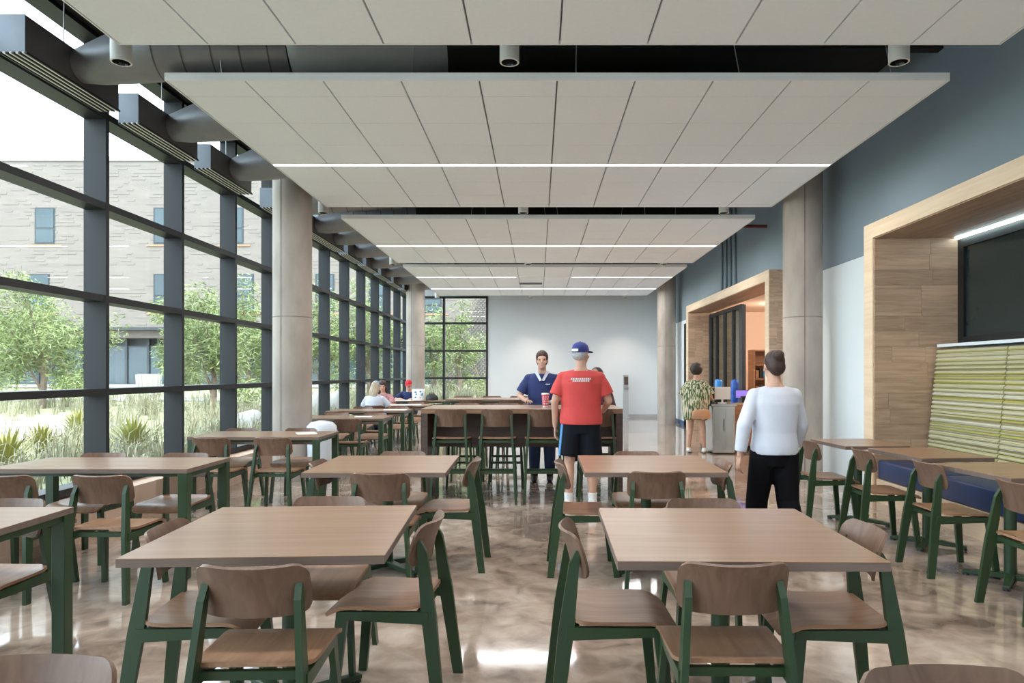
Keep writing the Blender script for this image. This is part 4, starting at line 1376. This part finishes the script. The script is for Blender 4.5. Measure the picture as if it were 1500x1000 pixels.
bm = bmesh.new(); hd = bmesh.new(); ellipsoid(hd, (0, -.040, -.008), (.080, .066, .066), 3); merge(bm, hd, I['HM']); remesh('hair', bm, .008, 'hair_grey', t, 2)
bm = bmesh.new(); hd = bmesh.new()
loft(hd, [(.018, 0, -.012, .086, .104), (.055, 0, -.014, .086, .103), (.092, 0, -.016, .074, .088), (.118, 0, -.018, .045, .055), (.126, 0, -.018, .012, .014)], 28)
merge(bm, hd, I['HM']); cpo = obj('cap', bm, 'cap_blue', t, True)
bm = bmesh.new(); hd = bmesh.new()
tube(hd, [(0, .06, .030), (0, .115, .026), (0, .165, .014)], [.080, .074, .050], 18, True, (.06, 1.0), (0, 0, 1))
merge(bm, hd, I['HM']); obj('cap_brim', bm, 'cap_blue', cpo, True)
bm = bmesh.new(); hd = bmesh.new(); box(hd, -.038, .038, -.121, -.112, .026, .052); merge(bm, hd, I['HM']); obj('cap_strap', bm, 'white_plastic', cpo)
bm = bmesh.new(); ellipsoid(bm, I['HM'] @ Vector((0, -.018, .130)), (.008, .008, .005), 1); obj('cap_button', bm, 'cap_blue', cpo, True)
random.seed(9)
for row, (z, w) in enumerate(((1.372, .105), (1.350, .085))):
    x = -w
    while x < w:
        ww = random.uniform(.010, .020)
        bm = bmesh.new(); hd = bmesh.new(); box(hd, x, x + ww, -.158 + (z > 1.36) * .004, -.136, z - .008, z + .008)
        merge(bm, hd, I['up']); obj('shirt_print', bm, 'sock_white', t)
        x += ww + .005

# 2. man in navy behind the high table
t, I = person('man in navy polo shirt facing the camera behind the near high table', (0.055, 9.06, 0), R(178), 1.70, 'skin', build=1.08, lean=R(3),
              elbow=[(-.30, .02, 1.15), (.30, .02, 1.15)], wrist=[(-.20, .24, 1.10), (.22, .23, 1.10)], hand_dir=[(.5, .9, 0), (-.4, .9, 0)], palm=[(0, 0, -1), (0, 0, -1)])
torso_cloth('shirt', I, 'shirt_navy', .86, 1.47, .022, .80, sleeve_r=.074)
leg_cloth('trousers', I, 'trousers_navy', 1.94, .112, .085)
shoes(I, 'shoe_black'); hair_short(I, 'hair_brown', 1.0)
bm = bmesh.new(); hd = bmesh.new()
for s_ in (-1, 1):
    hexa(hd, [(s_ * .10, .065, 1.475), (s_ * .06, .09, 1.485), (0.0, .146, 1.37), (s_ * .03, .146, 1.36)], [(s_ * .10, .075, 1.485), (s_ * .06, .10, 1.495), (0.0, .154, 1.375), (s_ * .03, .154, 1.365)])
merge(bm, hd, I['up']); obj('collar', bm, 'shirt_white', t)
bm = bmesh.new(); hd = bmesh.new(); box(hd, -.11, -.05, .138, .146, 1.315, 1.325); merge(bm, hd, I['up']); obj('chest_print', bm, 'shirt_white', t)

# 3. person in maroon on a stool behind the high table, partly hidden
t, I = person('dark-haired person in maroon seated behind the man in red, half hidden by him', (0.78, 8.97, 0), R(150), 1.66, 'skin_dark', drop=.185, lean=R(4),
              knee=[(-.12, .38, .78), (.12, .38, .78)], ankle=[(-.12, .30, .41), (.12, .30, .41)], elbow=[(-.26, .08, .99), (.26, .08, .99)], wrist=[(-.12, .27, 1.10), (.14, .27, 1.10)],
              hand_dir=[(.3, .9, 0), (-.3, .9, 0)], palm=[(0, 0, -1), (0, 0, -1)])
torso_cloth('sweater', I, 'shirt_maroon', .86, 1.47, .022, 1.9, sleeve_r=.068)
leg_cloth('trousers', I, 'trousers_black', 1.92, .105, .08)
shoes(I, 'shoe_black')
bm = bmesh.new(); hd = bmesh.new()
ellipsoid(hd, (0, -.03, .035), (.092, .090, .098), 3); loft(hd, [(-.26, 0, -.07, .08, .04), (-.12, 0, -.065, .095, .055), (.02, 0, -.03, .092, .08)], 22)
merge(bm, hd, I['HM']); remesh('hair', bm, .008, 'hair_dark', t, 3)

# 4. woman in the printed dress at the counter
t, I = person('woman in loose green leaf-print dress standing at the steel counter', (px(1019, 12.25), 12.25, 0), R(-28), 1.55, 'skin', lean=R(5), head_yaw=R(-10),
              elbow=[(-.27, .02, 1.12), (.29, .05, 1.13)], wrist=[(-.20, .20, 1.05), (.25, .27, 1.06)], hand_dir=[(.4, .9, .1), (0, 1, .1)], palm=[(0, 0, -1), (0, 0, -1)],
              ankle=[(-.13, -.03, .085), (.16, .04, .085)], knee=[(-.11, .015, .49), (.14, .03, .49)])
def cape(bm):
    tr = bmesh.new()
    loft(tr, [(.66, 0, -.01, .235, .20), (.80, 0, -.01, .255, .21), (1.0, 0, -.01, .285, .205), (1.2, 0, -.006, .275, .18), (1.36, 0, -.006, .225, .135), (1.45, 0, -.01, .11, .085)], 32)
    merge(bm, tr, I['up'])
torso_cloth('dress', I, 'leaf_print', .66, 1.47, .02, .9, sleeve_r=.095, extra=cape)
shoes(I, 'shoe_white')
hair_short(I, 'hair_dark', 1.03, .0, puff=.034)
hb = thing('handbag', 'tan leather handbag on the arm of the woman in the print dress', 'bag', (px(1027, 12.0), 12.0 - .02, .62), R(8))
bm = bmesh.new(); loft(bm, [(0, 0, 0, .16, .045), (.03, 0, 0, .175, .055), (.13, 0, 0, .165, .05), (.165, 0, 0, .12, .03)], 22); obj('sack', bm, 'bag_tan', hb, True)
bm = bmesh.new(); tube(bm, [(-.10, 0, .15), (-.04, .0, .30), (.05, 0, .32), (.11, 0, .15)], .009, 8); obj('strap', bm, 'bag_tan', hb, True)

# 5. woman in white blouse walking away
t, I = person('woman in white blouse and black trousers walking away with her back to the camera', (px(1134, 5.2), 5.2, 0), R(4), 1.58, 'skin',
              elbow=[(-.275, -.05, 1.14), (.26, .06, 1.13)], wrist=[(-.30, -.02, .89), (.26, .18, .93)], hand_dir=[(-.1, .2, -1), (-.1, .6, -.8)], palm=[(1, 0, 0), (-1, 0, 0)],
              knee=[(-.10, .12, .50), (.10, -.04, .50)], ankle=[(-.11, .16, .085), (.10, -.26, .13)], curl=(.8, .6))
torso_cloth('blouse', I, 'shirt_white', .90, 1.47, .030, 1.86, sleeve_r=.072)
leg_cloth('trousers', I, 'trousers_black', 1.95, .115, .092, r2=.085)
shoes(I, 'shoe_black')
bm = bmesh.new(); hd = bmesh.new()
ellipsoid(hd, (0, -.020, .034), (.083, .098, .100), 3); ellipsoid(hd, (0, -.07, -.01), (.072, .05, .075), 3); ellipsoid(hd, (.0, -.10, .085), (.048, .045, .045), 3)
merge(bm, hd, I['HM']); remesh('hair', bm, .008, 'hair_brown', t, 3)

# 6. blonde woman at the window table, back to the camera
SEAT = dict(drop=.44, knee=[(-.10, .40, .50), (.10, .40, .50)], ankle=[(-.10, .36, .085), (.10, .36, .085)])
t, I = person('blonde woman in white top seated with her back to the camera at the window', (-3.27, 13.70, 0), R(-6), 1.68, 'skin', lean=R(12), head_yaw=R(-12),
              elbow=[(-.27, .16, .76), (.28, .18, .76)], wrist=[(-.12, .40, .80), (.14, .42, .80)], hand_dir=[(.4, .9, 0), (-.3, .9, 0)], palm=[(0, 0, -1), (0, 0, -1)], **SEAT)
torso_cloth('top', I, 'shirt_white', .88, 1.47, .022, .8, sleeve_r=.072)
leg_cloth('trousers', I, 'trousers_navy', 1.95, .11, .085); shoes(I, 'shoe_white')
bm = bmesh.new(); hd = bmesh.new()
ellipsoid(hd, (0, -.022, .034), (.086, .098, .100), 3); loft(hd, [(-.30, .01, -.085, .06, .03), (-.20, 0, -.085, .095, .045), (-.08, 0, -.07, .10, .06), (.04, 0, -.035, .090, .08)], 24)
merge(bm, hd, I['HM']); remesh('hair', bm, .008, 'hair_blonde', t, 3)
bm = bmesh.new(); hd = bmesh.new(); tube(hd, [(-.09, -.02, .03), (-.06, -.02, .115), (0, -.02, .142), (.06, -.02, .115), (.09, -.02, .03)], .012, 8); merge(bm, hd, I['HM']); obj('hair_band', bm, 'stripe_blue', t, True)
# 7. dark-haired woman opposite her
t, I = person('dark-haired woman in patterned top facing the camera at the window table', (-3.33, 14.93, 0), R(172), 1.68, 'skin', lean=R(8), head_yaw=R(18),
              elbow=[(-.27, .14, .77), (.27, .14, .77)], wrist=[(-.10, .36, .80), (.12, .36, .80)], hand_dir=[(.4, .9, 0), (-.3, .9, 0)], palm=[(0, 0, -1), (0, 0, -1)], **SEAT)
torso_cloth('top', I, 'top_floral', .88, 1.46, .022, .9, sleeve_r=.07)
leg_cloth('trousers', I, 'trousers_navy', 1.95, .11, .085); shoes(I, 'shoe_black')
bm = bmesh.new(); hd = bmesh.new()
ellipsoid(hd, (0, -.012, .046), (.090, .100, .098), 3); loft(hd, [(-.30, 0, -.04, .10, .04), (-.16, 0, -.035, .115, .05), (.03, 0, -.03, .098, .07)], 24)
merge(bm, hd, I['HM']); remesh('hair', bm, .008, 'hair_brown', t, 3)
# 8. person in the red cap bent over the table
t, I = person('person in red cap and navy shirt bent over papers at the far window table', (px(600, 17.15) , 17.22, 0), R(182), 1.72, 'skin', lean=R(20), head_pitch=R(-8),
              elbow=[(-.33, .22, .77), (.33, .22, .77)], wrist=[(-.12, .46, .80), (.16, .46, .80)], hand_dir=[(.4, .9, 0), (-.4, .9, 0)], palm=[(0, 0, -1), (0, 0, -1)], **SEAT)
torso_cloth('shirt', I, 'shirt_navy', .88, 1.47, .022, .8, sleeve_r=.075)
leg_cloth('trousers', I, 'trousers_navy', 1.95, .11, .085); shoes(I, 'shoe_black')
bm = bmesh.new(); hd = bmesh.new(); ellipsoid(hd, (0, -.040, -.008), (.080, .066, .066), 3); merge(bm, hd, I['HM']); remesh('hair', bm, .008, 'hair_dark', t, 2)
bm = bmesh.new(); hd = bmesh.new()
loft(hd, [(.020, 0, -.012, .087, .104), (.055, 0, -.014, .086, .103), (.092, 0, -.016, .074, .088), (.118, 0, -.018, .045, .055), (.126, 0, -.018, .012, .014)], 28)
merge(bm, hd, I['HM']); cpo = obj('cap', bm, 'cap_red', t, True)
bm = bmesh.new(); hd = bmesh.new(); tube(hd, [(0, .06, .030), (0, .115, .026), (0, .165, .014)], [.080, .074, .050], 18, True, (.06, 1.0), (0, 0, 1))
merge(bm, hd, I['HM']); obj('cap_brim', bm, 'cap_red', cpo, True)

# ------------------------------------------------------------------ outside: ground, building, planting
random.seed(31)
def gz(x, y):
    """rising lawn"""
    return 0.02 + 0.60 * max(0.0, min(1.0, (y - 14) / 24.0)) + 0.12 * max(0, min(1, (-x - 6) / 6)) * (1 if y < 30 else .3)
def ground_patch(name, x0, x1, y0, y1, n, m, dz, material):
    bm = bmesh.new()
    V = [[bm.verts.new((x0 + (x1 - x0) * i / n, y0 + (y1 - y0) * j / m, gz(x0 + (x1 - x0) * i / n, y0 + (y1 - y0) * j / m) + dz)) for j in range(m + 1)] for i in range(n + 1)]
    for i in range(n):
        for j in range(m):
            bm.faces.new((V[i][j], V[i + 1][j], V[i + 1][j + 1], V[i][j + 1]))
    return obj(name, bm, material, None, True)
g = ground_patch('lawn', -60, -4.35, -14, 62, 28, 38, -.06, 'lawn_green'); struct(g)
g2 = ground_patch('lawn_far', -4.35, 20, YB + .3, 62, 12, 20, -.06, 'lawn_green'); struct(g2)
pa = ground_patch('path', -60, -9, 25.5, 27.6, 26, 3, -.03, 'path_concrete'); struct(pa)
pb = ground_patch('path_by_building', -60, 4, 37.6, 39.8, 26, 3, -.02, 'path_concrete'); struct(pb)
pc = ground_patch('path_near', -14.5, -10.2, 13.2, 17.5, 6, 6, -.03, 'path_concrete'); struct(pc)

FY = 40.0
bd = thing('brick_building', 'pale brick building with dark framed windows across the lawn', 'building', (0, FY, 0))
boxo('brick_wall', (-62, 6, 0, 8, 3.9, 13.7), 'brick_pale', bd)
boxo('brick_band', (-62, 6, 0.02, 8, 3.45, 3.9), 'brick_dark', bd)
boxo('ledge', (-62, 6, -.35, 0.4, 3.9, 4.05), 'far_frame', bd)
boxo('parapet', (-62, 6, -.08, 8, 13.7, 13.95), 'stone_white', bd)
boxo('plinth', (-62, 6, -.05, 8, .0, .75), 'stone_white', bd)
boxo('shaded_interior', (-62, 6, 1.3, 8, .75, 3.45), 'far_frame', bd)
# stepped courses on the brick face: shallow raised rows
random.seed(17)
bm = bmesh.new()
z = 4.2
while z < 13.6:
    x = -40.0
    while x < 2:
        w = random.uniform(.25, .8)
        if random.random() < .30:
            box(bm, x, x + w, -.018, 0, z, z + .10)
        x += w
    z += .205
co = obj('raised_course', bm, 'brick_pale', bd); co['kind'] = 'stuff'
def far_window(x0, x1, y0, y1, split=.42):
    """building window from pixel bounds on the facade plane"""
    a, b = px(x0, FY), px(x1, FY); lo, hi = pz(y1, FY), pz(y0, FY)
    w = boxo('window', (a, b, -.02, .12, lo, hi), 'far_frame', bd)
    m = lo + (hi - lo) * split
    boxo('pane', (a + .10, b - .08, -.04, -.02, lo + .08, m - .05), 'far_glass', w)
    boxo('pane', (a + .10, b - .08, -.04, -.02, m + .05, hi - .08), 'far_glass', w)
    boxo('sill', (a - .4, b + .4, -.06, 0, lo - .14, lo - .06), 'band_orange', w)
cols_ = [(51, 81), (40, 73), (225, 257), (345, 372), (440, 470), (535, 562), (574, 600), (-70, -40), (140, 170)]
for a, b in ((51, 81), (225, 252), (330, 357), (455, 482), (574, 600), (-60, -30)):
    far_window(a, b, 304, 357)
for a, b in ((40, 73), (225, 255), (343, 372), (462, 490), (540, 566), (-70, -38)):
    far_window(a, b, 401, 457)
far_window(612, 647, 437, 458, .5)
for x in range(-60, 640, 33):
    a = px(x, FY)
    boxo('shopfront_mullion', (a - .06, a + .06, .9, 1.15, .75, 3.45), 'far_frame', bd)
    boxo('shopfront_pane', (a + .06, a + 33 * FY / F - .06, 1.0, 1.05, .75, 2.95), 'far_glass', bd)
    boxo('shopfront_transom', (a + .06, a + 33 * FY / F - .06, .98, 1.08, 2.95, 3.05), 'far_frame', bd)
# lattice screen gable seen through the corner window
ls = thing('lattice_gable', 'pale lattice screen with a slanting edge seen through the corner window', 'screen', (0, 34, 0))
bm = bmesh.new()
def inside(x, z):
    # region right of the slanting edge
    x0 = px(664, 34) + (z - pz(482, 34)) * (px(693, 34) - px(664, 34)) / (pz(436, 34) - pz(482, 34))
    return x > x0
zz = .5
row = 0
while zz < 6.2:
    xx = -5.2 + (row % 2) * .09
    while xx < 1.0:
        if inside(xx, zz):
            box(bm, xx, xx + .11, -.03, .03, zz, zz + .07)
        xx += .18
    zz += .10; row += 1
lo_ = obj('lattice_brick', bm, 'lattice', ls); lo_['kind'] = 'stuff'
bm = bmesh.new()
hexa(bm, [(px(664, 34) - 1.2, .1, .2), (1.2, .1, .2), (1.2, .16, .2), (px(664, 34) - 1.2, .16, .2)], [(px(664, 34) + 1.9, .1, 6.3), (1.2, .1, 6.3), (1.2, .16, 6.3), (px(664, 34) + 1.9, .16, 6.3)])
obj('screen_back', bm, 'path_concrete', ls)

def leafy(bm, c, r, n, lw, ll, droop=.4):
    for _ in range(n):
        while True:
            p = Vector((random.uniform(-1, 1), random.uniform(-1, 1), random.uniform(-1, 1)))
            if p.length < 1:
                break
        p = Vector((c[0] + p.x * r[0], c[1] + p.y * r[1], c[2] + p.z * r[2]))
        d = Vector((random.gauss(0, 1), random.gauss(0, 1), random.gauss(0, .6) - droop)).normalized()
        sd = d.cross(Vector((random.gauss(0, 1), random.gauss(0, 1), random.gauss(0, 1)))).normalized()
        L = ll * random.uniform(.6, 1.3); W = lw * random.uniform(.7, 1.2)
        v = [bm.verts.new(q) for q in (p, p + d * L * .5 + sd * W, p + d * L, p + d * L * .5 - sd * W)]
        bm.faces.new(v)

def tree(label, x, y, h, r, n, group='slender trees on the lawn', leaf='leaf_green'):
    z0 = gz(x, y) - .06 if x < -4.35 or y > YB else 0
    t = thing('garden_tree', label, 'tree', (x, y, z0), 0, group)
    bm = bmesh.new()
    tube(bm, [(0, 0, 0), (.05, 0, h * .25), (-.03, .05, h * .45)], [.06 + h * .012, .05 + h * .008, .05], 8)
    tips = []
    for k in range(9):
        a = 2 * PI * k / 9 + random.uniform(-.3, .3)
        st = Vector((0, 0, h * random.uniform(.10, .42)))
        e = Vector((math.cos(a) * r * random.uniform(.5, .85), math.sin(a) * r * random.uniform(.5, .85), h * (.16 + .79 * ((k * 5) % 9) / 8.0)))
        m = st.lerp(e, .5) + Vector((0, 0, .15 * h))
        tube(bm, [st, m, e], [.035, .025, .010], 6)
        tips += [m, e, st.lerp(e, .8)]
    obj('trunk', bm, 'bark', t, True)
    bm = bmesh.new()
    per = int(n * 1.6) // (len(tips) + 3)
    for p in tips + [Vector((0, 0, h * .8)), Vector((0, 0, h * .6)), Vector((r * .3, 0, h * .45))]:
        s = r * random.uniform(.28, .5)
        leafy(bm, p, (s, s, s * .8), per, .017, .22)
    cr = link('crown', mesh('crown', bm, False, False), leaf, t); cr['kind'] = 'stuff'
    return t
tree('airy pale green tree on the lawn beyond the left picture edge panes', px(62, 22), 22, 4.0, 2.0, 6500)
tree('leafy tree at the extreme left of the window wall', px(-40, 25), 25, 4.6, 2.0, 4500)
tree('slim tree seen in the second bay of the window wall', px(262, 27), 27, 4.2, 1.0, 2600)
tree('bushy tree seen in the third bay of the window wall', px(300, 20), 20.5, 3.6, 1.5, 5200)
tree('tree seen in the bay beside the nearest column', px(362, 24), 24, 4.2, 1.4, 4500)
tree('tree seen in the first narrow bay beyond the column', px(470, 27), 27, 4.4, 1.5, 3500)
tree('tree seen through the far bays of the window wall', px(540, 29), 29, 4.8, 1.8, 4500)
tree('left leafy tree outside the corner window', px(634, 28), 28, 3.7, 1.0, 1500)
tree('right leafy tree outside the corner window', px(672, 27), 27, 3.8, 1.2, 2300)

def blades(bm, x, y, z, n, h, spread, w):
    for _ in range(n):
        a = random.uniform(0, 2 * PI); l = h * random.uniform(.55, 1.1); s = spread * random.uniform(.3, 1.0)
        ox, oy = random.gauss(0, .06), random.gauss(0, .06)
        c, q = math.cos(a), math.sin(a)
        b0 = Vector((x + ox, y + oy, z)); b1 = b0 + Vector((c * s * .35, q * s * .35, l * .7)); b2 = b0 + Vector((c * s, q * s, l * (.95 - .25 * s / spread)))
        sd = Vector((-q, c, 0)) * w
        v = [bm.verts.new(p) for p in (b0 - sd, b0 + sd, b1 + sd * .8, b1 - sd * .8, b2)]
        bm.faces.new(v[:4]); bm.faces.new((v[3], v[2], v[4]))
bm = bmesh.new()
for _ in range(900):
    y = random.uniform(1.0, 24); x = -5.2 - random.random() ** 1.3 * 13
    if x > -5.0 - .0 * y and random.random() < .3:
        continue
    if -14.5 < x < -10.2 and 13.2 < y < 17.5:
        continue
    blades(bm, x, y, gz(x, y) - .06, 22, random.uniform(.45, .85), random.uniform(.25, .5), .007)
go = link('ornamental_grass', mesh('ornamental_grass', bm, False, False), 'grass_pale'); go['kind'] = 'stuff'
tag(go, 'pale feathery ornamental grass in the beds outside the window wall', 'grass')
bm = bmesh.new()
for _ in range(260):
    x = random.uniform(-7.5, 1); y = random.uniform(YB + 1, 33)
    blades(bm, x, y, gz(x, y) - .06, 20, random.uniform(.5, .9), .45, .010)
go = link('ornamental_grass', mesh('ornamental_grass', bm, False, False), 'grass_pale'); go['kind'] = 'stuff'
tag(go, 'pale grass growing outside the corner window', 'grass')

def yucca(label, x, y, h, n=46):
    z0 = gz(x, y) - .06
    t = thing('yucca', label, 'plant', (x, y, z0), 0, 'yellow-green spiky plants in the bed')
    bm = bmesh.new(); tube(bm, [(0, 0, 0), (0, 0, h * .25)], [.05, .03], 8); obj('stem', bm, 'bark', t, True)
    bm = bmesh.new()
    for k in range(n):
        a = 2 * PI * k * .382; e = R(15 + 65 * (k / n)); L = h * random.uniform(.75, 1.05)
        d = Vector((math.cos(a) * math.cos(e), math.sin(a) * math.cos(e), math.sin(e))); sd = Vector((-math.sin(a), math.cos(a), 0)) * .022
        p0 = Vector((0, 0, h * .12 + .2 * h * k / n)); p1 = p0 + d * L * .6; p2 = p0 + d * L + Vector((0, 0, -.10 * h))
        v = [bm.verts.new(p) for p in (p0 - sd * .7, p0 + sd * .7, p1 + sd, p1 - sd, p2)]
        bm.faces.new(v[:4]); bm.faces.new((v[3], v[2], v[4]))
    o = link('leaf_rosette', mesh('leaf_rosette', bm, False, False), 'leaf_yellow', t)
yucca('bright yellow-green spiky plant in the second window bay', px(196, 11.0), 11.0, .70, 110)
yucca('yellow-green spiky plant at the far left of the bed', px(10, 9.5), 9.5, .62, 80)
yucca('yellow-green spiky plant low in the first window bay', px(60, 11.5), 11.5, .55, 80)
yucca('spiky plant near the first mullion', px(112, 14), 14, .6, 70)
def boulder(label, x, y, r):
    bm = bmesh.new(); bmesh.ops.create_icosphere(bm, subdivisions=3, radius=1)
    for v in bm.verts:
        k = 1 + .10 * math.sin(v.co.x * 3 + v.co.y * 2) + .06 * math.sin(v.co.z * 5 + v.co.x * 4)
        v.co = Vector((v.co.x * r[0] * k, v.co.y * r[1] * k, max(v.co.z, -.45) * r[2] * k))
    tag(obj('boulder', bm, 'stone_white', None, True, (x, y, gz(x, y) - .06 + r[2] * .4)), label, 'boulder', 'pale boulders in the garden')
boulder('pale boulder in the bay beside the nearest column', px(363, 15.5), 15.5, (.42, .4, .42))
boulder('pale boulder just beyond the nearest column', px(458, 17.3), 17.3, (.34, .4, .62))
boulder('pale rounded boulder in the second bay beyond the column', px(488, 18.4), 18.4, (.32, .4, .62))
# waste container on the lawn across the path
wb = thing('litter_bin', 'pale slatted litter bin on the lawn across the path', 'bin', (px(218, 31), 31, gz(-17, 31) - .06))
bm = bmesh.new(); loft(bm, [(0, 0, 0, .42, .42), (.95, 0, 0, .46, .46)], 20); obj('drum', bm, 'stone_white', wb, True)
for k in range(14):
    a = 2 * PI * k / 14
    bm = bmesh.new(); bar(bm, (math.cos(a) * .45, math.sin(a) * .45, .03), (math.cos(a) * .48, math.sin(a) * .48, .92), .08, .04)
    obj('slat', bm, 'base_grey', wb)
